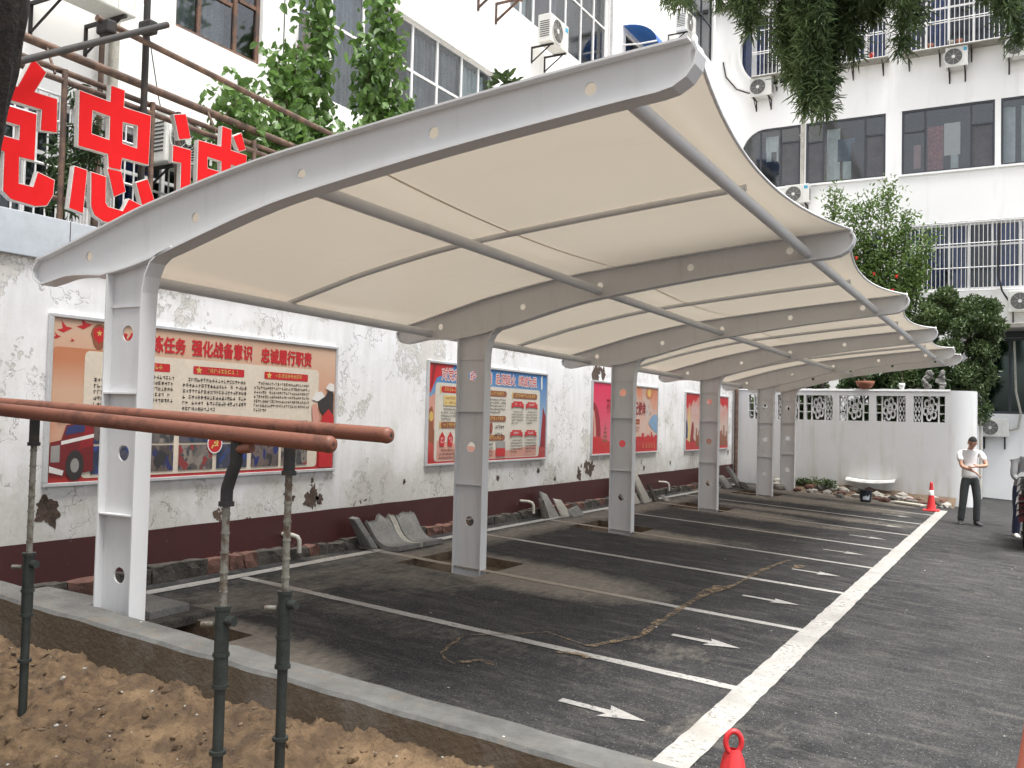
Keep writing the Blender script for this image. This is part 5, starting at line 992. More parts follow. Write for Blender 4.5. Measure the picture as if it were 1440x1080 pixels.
# round evergreen
t = thing('evergreen_tree', 'dense dark round evergreen tree beside the rounded wall corner', 'tree', (4.9,26.0,0)); stems('trunk', [wander((4.9,26,0),(4.95,26,2.4),5,.03)], .12, 'bark', t); stems('branch', [wander((4.95,26,2.0),(4.95+dx,26+dy,zz),5,.08) for dx, dy, zz in ((-.9,0,3.6),(-.5,.4,4.4),(0,0,4.8),(.5,-.3,4.3),(.8,.2,3.4),(-.6,-.4,3.0),(.4,.3,3.0))], .05, 'bark', t)
C = []
for k in range(46):
    a = rng.random()*2*math.pi; e = rng.uniform(-.6, 1.4); r = rng.uniform(.65, 1.0); C.append((4.93+1.02*r*math.cos(a)*math.cos(e)+.12*math.sin(e), 26+.85*r*math.sin(a)*math.cos(e), 3.55+1.5*r*math.sin(e), (.30,.30,.26), 1.0))
C += [(5.35,25.8,2.5,(.4,.4,.4)),(5.5,25.9,2.0,(.35,.4,.35)),(5.1,25.7,2.7,(.4,.35,.3)),(5.6,26.0,2.9,(.35,.3,.4)),(4.2,26,3.6,(.35,.3,.3))]
P = blobs(C, 900); D = rng.normal(size=P.shape); D[:, 2] += .6; leaf_mesh('crown', P, D, rng.uniform(.06, .12, len(P)), 'evergreen_leaf', t, asp=.5)
# hedge of mixed shrubs and low plants just behind the wall top
for i, (x, y, z, rx, rz, lab) in enumerate([(1.6,25.4,2.6,.45,.35,'low dark bush behind the wall beside two bare stems'),(2.9,25.5,2.7,.45,.45,'low leafy bush behind the clay bowl pot'),(3.7,25.5,2.8,.5,.5,'low leafy bush behind the small white pot'),(4.5,25.3,2.75,.45,.45,'low leafy bush behind the grey rock ornaments'),(.7,25.4,2.5,.5,.3,'low leafy bush by the end of the poster wall')]):
    t = thing('garden_bush', lab, 'bush', (x,y,0)); stems('stem', [wander((x,y,0),(x+dx,y,z),6,.04) for dx in (-.2,0,.2)], .02, 'twig', t); P = blobs([(x+rng.normal()*rx*.5,y+rng.normal()*.1,z+rng.normal()*rz*.4,(rx*.5,.3,rz*.6)) for _ in range(10)]+[(x+rng.normal()*rx*.6,y,1.9+rng.normal()*.2,(rx*.6,.3,.35)) for _ in range(6)], 420); D = rng.normal(size=P.shape); D[:, 2] += .4; leaf_mesh('foliage', P, D, rng.uniform(.07, .14, len(P)), ['evergreen_leaf', 'bamboo_leaf', 'evergreen_leaf', 'bamboo_leaf', 'evergreen_leaf'][i], t, asp=.45)
# cedar whose boughs hang into the top of the view; its trunk stands beside the lane
ct = thing('cedar_tree', 'cedar with drooping feathery boughs hanging above the lane', 'tree', (8.6,9.0,gz(8.6)))
stems('trunk', [[(8.6,9.0,gz(8.6)-.2),(8.55,9.0,2.5),(8.5,8.95,5.5),(8.55,8.9,9.0),(8.5,8.9,12.0)]], .24, 'bark', ct)
boughs = [((8.5,8.9,7.2),(7.0,8.6,7.3),(5.2,8.4,6.3)),((8.5,8.9,7.0),(6.8,8.9,6.9),(5.6,8.6,6.2)),((8.5,8.9,7.6),(6.6,9.2,7.8),(4.6,8.6,6.5)),((8.5,8.9,6.6),(7.4,8.4,6.6),(6.4,8.4,6.0)),((8.5,8.9,7.4),(6.4,8.7,7.7),(3.7,8.4,6.6))]
bp = [smoothpts([(q[0], q[2]) for q in b_], 20) for b_ in boughs]; mbp = [[(u, b_[0][1]+(b_[2][1]-b_[0][1])*k/(len(pp)-1), z) for k, (u, z) in enumerate(pp)] for b_, pp in zip(boughs, bp)]
stems('bough', mbp, .055, 'bark', ct)
strands = []
def strand(x, y, z0, L, sway):
    pts = []; ph = rng.random()*6
    for k in range(12): f = k/11; pts.append((x+sway*f*f+.03*math.sin(ph+f*5), y+.04*math.cos(ph+f*4), z0-L*f))
    strands.append(pts)
for (x0, x1, y, zt_, zlo, n) in [(4.66,5.02,8.5,6.4,4.62,20),(4.76,4.98,8.45,6.2,4.30,14),(5.02,5.32,8.5,6.3,4.98,12),(4.36,4.6,8.5,6.4,5.35,5),(4.05,4.3,8.4,6.5,5.12,9),(5.36,5.55,8.5,6.2,5.2,5),(5.52,5.78,8.5,6.2,4.95,8),(3.68,3.92,8.4,6.6,5.2,5),(5.85,6.1,8.5,6.2,5.2,3),(6.36,6.52,8.4,6.1,4.8,7)]:
    for k in range(n): strand(rng.uniform(x0, x1), y+rng.normal()*.22, zt_+rng.uniform(-.2, .4), (zt_-zlo)*rng.uniform(.55, 1.02), rng.normal()*.06)
stems('twig', strands, .007, 'twig', ct); P = []; D = []
for s in strands:
    for (a, b) in zip(s, s[1:]):
        k = int(520*math.dist(a, b)/1.0); a, b = np.array(a), np.array(b)
        f = rng.random(k)[:, None]; base = a*(1-f)+b*f; dd = rng.normal(size=(k, 3)); dd[:, 2] -= 1.1; dd /= np.linalg.norm(dd, axis=1)[:, None]
        P.append(base); D.append(dd)
        P.append(base+dd*rng.uniform(.02, .10, (k, 1))); e = dd+rng.normal(size=(k, 3))*.7; e[:, 2] -= .3; D.append(e); P.append(base+dd*rng.uniform(.04, .12, (k, 1))); e = dd+rng.normal(size=(k, 3))*.6; e[:, 2] -= .2; D.append(e)
P = np.concatenate(P); leaf_mesh('needles', P, np.concatenate(D), rng.uniform(.05, .12, len(P)), 'cedar_needle', ct, asp=.10, curl=.15)
for mm in mbp:
    pass
P = blobs([(x, y, z, (.35,.3,.18), 1) for m_ in mbp for (x, y, z) in m_[4:]], 60); leaf_mesh('bough_needles', P, droop(len(P), -.6), rng.uniform(.05, .1, len(P)), 'cedar_needle', ct, asp=.1)
# leaning trunk at the near left
tt = thing('leaning_tree', 'dark rough bark tree trunk leaning beside the red sign', 'tree', (1.45,2.6,-.2))
path = [(1.22,2.6,-.35),(1.52,2.6,.9),(1.85,2.6,2.2),(2.03,2.6,2.9),(2.17,2.6,3.5),(2.32,2.6,4.4),(2.5,2.65,6.0)]; mb = MB(); n = 40; P2 = []
for k in range(len(path)-1):
    for j in range(14): f = j/14; P2.append(tuple(np.array(path[k])*(1-f)+np.array(path[k+1])*f))
P2.append(path[-1]); vs = []
for i, (x, y, z) in enumerate(P2):
    rad = .20-.008*max(0, z)+(.10*max(0, .5-z) if z < .5 else 0)
    for k in range(n):
        a = 2*math.pi*k/n; rr = rad*(1+.10*abs(mnoise.noise((math.cos(a)*4, math.sin(a)*4, z*1.6)))*2-.05+.07*mnoise.noise((math.cos(a)*9, math.sin(a)*9, z*5))); vs.append((x+rr*math.cos(a), y+rr*math.sin(a), z))
mb.add(vs, [(i*n+k, i*n+(k+1) % n, (i+1)*n+(k+1) % n, (i+1)*n+k) for i in range(len(P2)-1) for k in range(n)], 0, True); mb.build('trunk', 'bark', tt)
stems('branch', [wander((2.46,2.62,5.0),(1.4,1.2,7.2),6,.05), wander((2.48,2.64,5.6),(1.0,3.4,8.0),6,.05), wander((2.5,2.65,5.9),(3.2,1.4,8.2),6,.05), wander((2.48,2.64,5.6),(4.8,.6,7.2),6,.05), wander((2.46,2.62,5.2),(2.0,-2.2,7.0),6,.05), wander((2.46,2.62,5.2),(.3,.2,6.8),6,.05)], .08, 'bark', tt)
P = blobs([(rng.uniform(-.5, 5.5), rng.uniform(-3.5, 2.6), rng.uniform(5.6, 8.2), rng.uniform(.6, 1.0)) for _ in range(34)], 420); leaf_mesh('crown', P, droop(len(P), 0), rng.uniform(.10, .19, len(P)), 'evergreen_leaf', tt, asp=.5)  # unseen overhead crown, spread wide to shade the front beam, kerb and sand
# ================================================================== RAILS ON STEEL PROPS
def railz(x, k): return (1.431-(x-4.12)*.047) if k == 0 else (1.469-(x-4.186)*.036)
for k, (y, xe, lab) in enumerate([(2.95,4.12,'terracotta brown rail tube, nearer the camera side of the sand bed'),(3.25,4.186,'terracotta brown rail tube running beside the kerb')]):
    lab = ['terracotta brown rail tube on the prop with the kinked head', 'longer terracotta brown rail tube lying next to the kerb'][k]
    t = thing('rail_tube', lab, 'rail', (2.5, y, railz(2.5, k)), 'brown rails over the sand bed')
    MB().tube([(-.6, y, railz(-.6, k)), (xe-.02, y, railz(xe-.02, k))], .0345, 20).build('tube', 'brown_pipe', t)
    mb = MB(); ring = []
    mb.tube([(xe-.022, y, railz(xe-.022, k)), (xe-.008, y, railz(xe, k)), (xe+.006, y, railz(xe+.01, k)), (xe+.011, y, railz(xe+.014, k))], [.036, .036, .030, .016], 20); mb.build('end_cap', 'brown_pipe', t)
    MB().tube([(xe+.0105, y, railz(xe, k)), (xe+.013, y, railz(xe, k))], .008, 10).build('cap_screw', 'dark_steel', t)
    for x in (1.1, 2.25): MB().tube([(x-.03, y, railz(x-.03, k)), (x+.03, y, railz(x+.03, k))], .0350, 20).build('joint_band', 'brown_pipe', t)
def prop(x, y, top, label, kink=False):
    zb = sandz(x, y)-.12; t = thing('steel_prop', label, 'prop', (x, y, zb), 'steel props under the brown rails')
    c0 = .73 if not kink else .70
    MB().tube([(x, y, zb), (x, y, c0-.32)], .0235, 16).build('foot_tube', 'prop_green', t)
    MB().tube([(x, y, c0-.33), (x, y, c0)], .031, 16).build('collar', 'prop_green', t)
    for z in (c0-.335, c0-.20, c0+.002, zb+.42): MB().tube([(x, y, z-.008), (x, y, z+.008)], .0365, 16).build('ring', 'prop_green', t)
    MB().tube([(x-.03, y-.02, c0-.07), (x-.075, y-.05, c0-.07)], .012, 8).build('bolt', 'galvanised', t); MB().tube([(x+.03, y, c0-.05), (x+.072, y, c0-.05)], .022, 8).build('locking_nut', 'prop_green', t)
    zt0 = top-.16 if not kink else top-.26
    MB().tube([(x, y, c0-.05), (x, y, zt0)], .0165, 14).build('inner_tube', 'galvanised', t)
    for z in np.arange(c0+.07, zt0-.04, .085): MB().tube([(x, y, z-.004), (x, y, z+.004)], .0195, 14).build('thread_ring', 'galvanised', t)
    if kink:
        MB().tube([(x, y, zt0-.02), (x, y, zt0+.05), (x+.025, y, zt0+.12), (x+.05, y, zt0+.17), (x+.05, y, top)], .027, 14).build('kinked_head', 'dark_steel', t); MB().tube([(x, y, zt0-.02), (x, y, zt0)], .034, 14).build('ring', 'dark_steel', t); MB().tube([(x+.05, y-.0, top-.03), (x+.14, y, top-.02)], .022, 8).build('lug', 'brown_pipe', t)
    else:
        MB().tube([(x, y, zt0-.02), (x, y, top)], .027, 14).build('head', 'dark_steel', t)
        for z in (zt0-.015, top-.012): MB().tube([(x, y, z-.01), (x, y, z+.01)], .034, 14).build('ring', 'dark_steel', t)
prop(3.54, 2.95, railz(3.54, 0)-.036, 'dark green steel prop with a kinked black head', True)
prop(3.62, 3.25, railz(3.62, 1)-.036, 'straight dark green steel prop next to the kinked one')
prop(1.72, 3.25, railz(1.72, 1)-.036, 'dark green steel prop standing alone near the tree trunk')
# ================================================================== TRAFFIC CONES
def cone(x, y, z, h, r, label, mat='red_cone', band=True, handle=False, lean=0):
    t = thing('traffic_cone', label, 'traffic cone', (x, y, z))
    if handle:                                                     # soft folded hood with a loop
        prof = [(r, 0), (r*.95, .02), (r*.52, h*.45), (r*.29, h*.78), (r*.20, h*.89)]
        mb = MB(); n = 28; vs = []
        for rr, zz in prof+[(r*.12, h*.94)]:
            for k in range(n):
                a = 2*math.pi*k/n; q = rr*(1+.10*math.sin(3*a+zz*9)*zz/h+.04*math.sin(7*a)*zz/h); vs.append((x+q*math.cos(a)*(1 if zz < h*.85 else 1.05), y+q*math.sin(a)*(1 if zz < h*.85 else .6), z+zz))
        mb.add(vs, [(i*n+k, i*n+(k+1) % n, (i+1)*n+(k+1) % n, (i+1)*n+k) for i in range(len(prof)) for k in range(n)], 0, True); mb.build('cone_body', mat, t)
        ax = Vector((math.cos(yaw), math.sin(yaw), 0))
        MB().tube([(x+ax.x*.030*math.cos(a), y+ax.y*.030*math.cos(a), z+h*.975+.042*math.sin(a)) for a in np.linspace(-math.pi*.5, math.pi*1.5, 25)], .0105, 10).build('carry_loop', mat, t)
    else:
        MB().lathe((x, y, z), [(r*.62, .03), (r*.55, .06), (r*.33, h*.55), (r*.2, h*.93), (r*.17, h), (0, h*1.0)], 20).build('cone_body', mat, t)
        if band: MB().lathe((x, y, z), [(r*.335, h*.54), (r*.34, h*.55), (r*.275, h*.72), (r*.268, h*.72)], 20).build('reflective_band', 'cone_white', t)
    MB().box((x-r, y-r, z-.005), (x+r, y+r, z+.03)).build('base', mat, t, .01)
cone(4.72, 22.6, gz(4.72), .64, .17, 'red traffic cone with white band at the end of the painted line')
cone(5.62, 3.57, gz(5.62), .685, .19, 'red folding traffic cone hood with a carry loop on top', handle=True)
cone(6.664, 5.0, gz(6.664), .75, .30, 'faded salmon orange traffic cone beside the lane', 'salmon_cone', False)
# ================================================================== CONCRETE SLABS AND RUBBLE AT THE WALL
def gutter(y0, wid, label, lean=1.0, mat='concrete', x0=.30):
    """broken precast gutter piece leaning on the wall: curved in section, ragged upper edge"""
    t = thing('gutter_slab', label, 'concrete slab', (x0-.1, y0+wid/2, 0), 'broken slabs by the poster wall'); n, m_ = 12, 26; th = .055; top, bot = [], []
    prof = [(x0, .05), (x0-.13, .045), (x0-.21, .065), (x0-.27, .11), (x0-.32, .18), (x0-.37, .27), (x0-.42, .35)]; pp = smoothpts(prof, n)
    mb = MB(); vs = []; N = len(pp)
    for j in range(m_+1):
        y = y0+wid*j/m_
        for i, (x, z) in enumerate(pp):
            a = pp[max(0, i-1)]; b = pp[min(N-1, i+1)]; dx, dz = b[0]-a[0], b[1]-a[1]; L = math.hypot(dx, dz); nx, nz = dz/L, -dx/L
            if nz < 0: nx, nz = -nx, -nz
            cut = (.04*mnoise.noise((y*7, 3, y0))+.012*mnoise.noise((y*27, 1, y0)))*(i/(N-1))**3*2; x_, z_ = x+dx/L*cut, z+dz/L*cut; sh = (.10*(1-i/(N-1)))*(1 if y0 < 9 else .3)
            vs += [(x_+nx*.0, y+sh, z_+.012+gz(.2)), (x_-nx*th*.6, y+sh, z_-nz*th+gz(.2)+.012)]
    for j in range(m_):
        for i in range(N-1):
            q = (j*N+i)*2; r_ = ((j+1)*N+i)*2; mb.add([], []); mb.f += [(q, r_, r_+2, q+2), (q+1, q+3, r_+3, r_+1)]; mb.mi += [0, 0]; mb.sm += [True, True]
    for i in range(N-1):
        for j in (0, m_): q = (j*N+i)*2; mb.f.append((q, q+2, q+3, q+1)); mb.mi.append(0); mb.sm.append(False)
    for j in range(m_):
        for i in (0, N-1): q = (j*N+i)*2; r_ = ((j+1)*N+i)*2; mb.f.append((q, q+1, r_+1, r_)); mb.mi.append(0); mb.sm.append(False)
    mb.v = vs; mb.build('slab', mat, t); return t
gutter(8.62, .43, 'curved grey gutter slab leaning on the wall, plain half of a pair'); gutter(9.08, .10, 'narrow pale gutter slab wedged between two grey ones', mat='concrete_pale'); gutter(9.20, .40, 'curved speckled gutter slab leaning on the wall beside the second column')
t = thing('gutter_slab', 'dark gutter slab standing on edge behind the leaning pair', 'concrete slab', (-.02, 8.55, 0), 'broken slabs by the poster wall'); MB().hexa([(.10,8.50,.03),(.16,8.54,.03),(-.10,8.62,.03),(-.14,8.57,.03)], [(-.13,8.42,.36),(-.08,8.46,.38),(-.22,8.52,.38),(-.26,8.48,.36)]).build('slab', 'concrete', t, .012)
def shard(x, y, w, d, h, lean, rz, mat, label, name='concrete_shard'):
    t = thing(name, label, 'concrete slab', (x, y, gz(x)), 'broken slabs by the poster wall'); c, s = math.cos(rz), math.sin(rz)
    lo = [(-w/2, 0), (w/2, 0), (w/2, d), (-w/2, d)]; k = [random.uniform(-.05, .05) for _ in range(8)]
    P = [(u, v, 0) for u, v in lo]+[(-w/2+.06+k[0], -lean+k[1]*.3, h+k[2]), (w/2-.05+k[3], -lean+k[4]*.3, h*.92+k[5]), (w/2-.05+k[3], d-lean, h*.92+k[6]), (-w/2+.06+k[0], d-lean, h+k[7])]
    P = [(x-(v*c-u*s)*0+(v)*c-(u)*s*0, y+u, gz(x)+z) for u, v, z in P]
    MB().hexa(P[:4], P[4:]).build('slab', mat, t, .012)
shard(.02, 13.2, .35, .05, .40, .22, 0, 'concrete', 'upright grey slab fragment beside the second drain spout'); shard(.10, 13.5, .30, .06, .26, .20, 0, 'concrete_pale', 'pale broken slab fragment beside the second drain spout'); shard(.18, 13.75, .4, .07, .14, .12, 0, 'concrete', 'low dark slab fragment by the third column'); shard(.0, 12.95, .2, .06, .30, .1, 0, 'masonry', 'thin brown slab fragment by the drain spout')
shard(.12, 16.1, .30, .06, .34, .20, 0, 'concrete', 'grey slab fragment behind the third column'); shard(.10, 16.5, .34, .07, .52, .26, 0, 'concrete_pale', 'tall pale slab leaning on the dado behind the third column'); shard(.14, 16.95, .36, .07, .56, .28, 0, 'concrete_pale', 'broad pale slab leaning on the dado next to the tall one'); shard(.2, 17.35, .28, .06, .30, .15, 0, 'masonry', 'dark broken slab beside the leaning pale slabs'); shard(.3, 17.7, .26, .06, .14, .1, 0, 'concrete_pale', 'small pale fragment lying before the fourth column')
shard(.05, 21.6, .35, .06, .42, .2, 0, 'concrete_pale', 'pale slab fragment leaning near the fourth poster'); shard(.2, 22.3, .5, .08, .30, .2, 0, 'concrete', 'wide grey slab fragment near the wall end'); shard(.3, 23.0, .45, .07, .48, .3, 0, 'concrete', 'tall grey slab leaning near the wall end'); shard(.5, 22.7, .4, .1, .12, .1, 0, 'masonry', 'low brown slab fragment near the wall end')
# flat slabs stacked beside the first column
for i, (x0, x1, y0, y1, z0, lab) in enumerate([(.40,1.0,4.62,5.35,-.07,'lowest flat grey slab beside the first column'),(.30,.85,4.80,5.20,-.005,'flat grey slab on top of the slab by the first column'),(-.02,.72,4.30,4.58,.10,'pale flat slab between the wall and the first column')]):
    t = thing('paving_slab', lab, 'concrete slab', ((x0+x1)/2, (y0+y1)/2, z0), 'flat slabs beside the first column'); k = [random.uniform(-.04, .04) for _ in range(8)]
    MB().hexa([(x0,y0+k[0],z0),(x1+k[1],y0,z0-.02),(x1,y1+k[2],z0-.02),(x0+k[3],y1,z0)], [(x0,y0+k[0],z0+.07),(x1+k[1],y0,z0+.05),(x1,y1+k[2],z0+.05),(x0+k[3],y1,z0+.07)]).build('slab', ['masonry', 'concrete', 'concrete'][i], t, .01)
t = thing('concrete_lump', 'pale broken brick lying on the sand between the props', 'rubble', (3.05, 2.9, sandz(3.05, 2.9))); z = sandz(3.05, 2.9)
MB().hexa([(2.93,2.95,z-.03),(3.12,3.02,z-.03),(3.15,2.93,z-.03),(2.96,2.86,z-.03)], [(2.95,2.95,z+.05),(3.11,3.01,z+.07),(3.14,2.94,z+.065),(2.97,2.87,z+.045)]).build('lump', 'concrete_pale', t, .012)
# rubble bank at the foot of the yard wall
rb = thing('rubble_bank', 'bank of broken stones and mortar along the foot of the yard wall', 'rubble', (3, YW-.4, -.2)); i = 0
for k in range(120):
    f = rng.random(); x = .9+4.1*f; y = YW-.08-abs(rng.normal())*.35-(.3 if f > .6 else .1)*rng.random(); s = rng.uniform(.05, .15); hgt = max(0, .20-.35*(YW-.1-y))
    vs, fs = rock((x, y, gz(x)+hgt*rng.random()+s*.3), (s*1.2, s, s*.8), k+3, .8); MB().add(vs, fs).build('stone', random.choice(['masonry', 'concrete_pale', 'concrete', 'dirt', 'brick', 'concrete_pale']), rb)
mb = MB(); n = 50; vs = []
for j in range(n+1):
    x = .6+4.5*j/n; h = .20+.07*mnoise.noise((x*2.5, 0, 4)); d = .55+.2*mnoise.noise((x*1.7, 3, 4)); z = gz(x)
    vs += [(x, YW+.01, z+h), (x, YW-.15, z+h*.9+.03*mnoise.noise((x*9, 1, 1))), (x, YW-.15-d*.5, z+h*.35+.04*mnoise.noise((x*8, 2, 2))), (x, YW-.15-d, z-.02)]
mb.add(vs, [(4*j+k, 4*j+k+1, 4*j+k+5, 4*j+k+4) for j in range(n) for k in range(3)]); tag(mb.build('loose_soil', 'dirt', rb), kind='stuff')
P = blobs([(1.9,YW-.35,.12,(.35,.15,.12)),(2.25,YW-.4,.1,(.2,.12,.12)),(1.5,YW-.3,.12,(.25,.12,.08))], 260); wd = thing('weeds', 'low green weeds growing from the rubble bank', 'weeds', (1.9, YW-.35, 0)); tag(leaf_mesh('leaves', P, droop(len(P), .4), rng.uniform(.04, .08, len(P)), 'evergreen_leaf', wd, asp=.5), kind='stuff')
mb = MB(); vs = []
for j in range(17): x = 2.62+1.15*j/16; z = .22-.05*math.sin(j/16*math.pi); vs += [(x, YW-.34, z), (x, YW-.30, z+.05), (x, YW-.02, z+.06), (x, YW-.02, z-.01)]
mb.add(vs, [(4*j+k, 4*j+4+k, 4*j+5+k, 4*j+1+k) for j in range(16) for k in range(3)]); mb.build('plaster_ledge', 'yard_plaster', None, label='sagging white trim board lying along the yard wall foot', cat='board', origin=(3.2, YW-.3, .2))
t = thing('cream_board', 'flat cream board lying on the paving by the rubble', 'board', (4.1, 23.3, gz(4.1))); MB().hexa([(3.75,23.45,-.20),(4.45,23.15,-.24),(4.55,23.3,-.24),(3.9,23.62,-.20)], [(3.75,23.45,-.17),(4.45,23.15,-.20),(4.55,23.3,-.20),(3.9,23.62,-.17)]).build('sheet', 'board_cream', t, .006)
t = thing('paint_bucket', 'dark paint bucket splashed with pale paint on the paving', 'bucket', (3.30, 22.9, gz(3.3))); MB().lathe((3.30,22.9,gz(3.3)), [(0,.004),(.115,.004),(.12,.02),(.145,.27),(.15,.28),(.14,.285),(.13,.26),(.11,.05),(0,.05)], 20).build('pail', 'paint_pot', t); MB().tube([(3.30+.15*math.cos(a), 22.9, gz(3.3)+.27-.10*math.sin(a)) for a in np.linspace(0, math.pi, 13)], .005, 6).build('handle', 'galvanised', t)
mb = MB(); vs = []
for j in range(9):
    for k in range(7):
        a = -1.9+j*.14; z = .06+.17*k/6*(.35+.65*abs(mnoise.noise((j*.9, 7, 3)))*1.5); r_ = .1225+.025*(z/.27); vs.append((3.30+r_*1.012*math.cos(a), 22.9+r_*1.012*math.sin(a), gz(3.3)+z))
mb.add(vs, [(j*7+k, (j+1)*7+k, (j+1)*7+k+1, j*7+k+1) for j in range(8) for k in range(6)], 0, True); mb.build('paint_drip', 'paint_splash', t)
# pots and ornaments on the yard wall
t = thing('bowl_planter', 'shallow clay bowl planter with a small plant on the wall top', 'flower pot', (3.0, YW+.1, 2.5)); MB().lathe((3.0,YW+.1,2.5), [(0,0),(.12,0),(.20,.10),(.235,.20),(.215,.20),(.19,.15),(0,.15)], 20).build('bowl', 'terracotta', t); MB().tube([(3.0,YW+.1,2.64),(2.98,YW+.1,2.95),(3.0,YW+.1,3.2)], .022, 8).build('stem', 'concrete_pale', t); P = blobs([(3.05,YW+.1,2.8,(.16,.1,.1)),(2.9,YW+.1,2.9,(.1,.1,.12))], 120); leaf_mesh('foliage', P, droop(len(P), .3), rng.uniform(.04, .08, len(P)), 'yucca_leaf', t)
t = thing('white_planter', 'small white pot with a twig on the yard wall top', 'flower pot', (3.86, YW+.1, 2.5)); MB().lathe((3.86,YW+.1,2.5), [(0,0),(.05,0),(.075,.10),(.07,.15),(.06,.15),(0,.12)], 16).build('pot', 'tee_white', t); MB().tube([(3.86,YW+.1,2.6),(3.88,YW+.1,2.8),(3.85,YW+.1,2.95)], .008, 6).build('twig', 'twig', t)
for x, lab in ((4.42, 'pitted grey rock ornament on the wall beside the small white pot'), (4.72, 'pitted grey rock ornament on the wall next to the rounded corner')):
    t = thing('scholar_rock', lab, 'rock ornament', (x, YW+.12, 2.48))
    for k in range(5): vs, fs = rock((x+rng.normal()*.05, YW+.12, 2.55+k*.085), (.09+.03*rng.random(), .06, .085), k*7+int(x*10), 1.0, 2); vs = [tuple(np.array(v)+np.array(mnoise.noise_vector(Vector(v)*14))*.03) for v in vs]; MB().add(vs, fs).build('lobe', 'concrete', t)
for x, lab in ((1.05, 'bare dark post standing behind the yard wall by the last column'), (1.85, 'bare dark stem behind the yard wall with a hanging leaf tuft')):
    t = thing('dark_post', lab, 'post', (x, YW+.5, 0)); MB().tube(wander((x,YW+.5,-.3),(x+.02,YW+.5,3.1),6,.01), .06, 10).build('shaft', 'bark', t)
# ================================================================== PEOPLE
def skin(name, V, E, Rr, mat, parent, sub=2, loc=(0,0,0)):
    me = bpy.data.meshes.new(name); off = wloc(parent); me.from_pydata([(v[0]+loc[0]-off.x, v[1]+loc[1]-off.y, v[2]+loc[2]-off.z) for v in V], E, []); o = link(name, me, parent)
    md = o.modifiers.new('skin', 'SKIN'); md.use_smooth_shade = True; md.branch_smoothing = .6
    for i, sv in enumerate(me.skin_vertices[0].data):
        r = Rr[i]; sv.radius = r if isinstance(r, tuple) else (r, r); sv.use_root = i == 0
    sb_ = o.modifiers.new('sub', 'SUBSURF'); sb_.levels = sub; sb_.render_levels = sub
    bpy.context.view_layer.update(); m2 = bpy.data.meshes.new_from_object(o.evaluated_get(bpy.context.evaluated_depsgraph_get())); o.modifiers.clear(); o.data = m2; bpy.data.meshes.remove(me)
    m2.materials.clear(); m2.materials.append(MATS[mat]); 
    for p_ in m2.polygons: p_.use_smooth = True
    return o
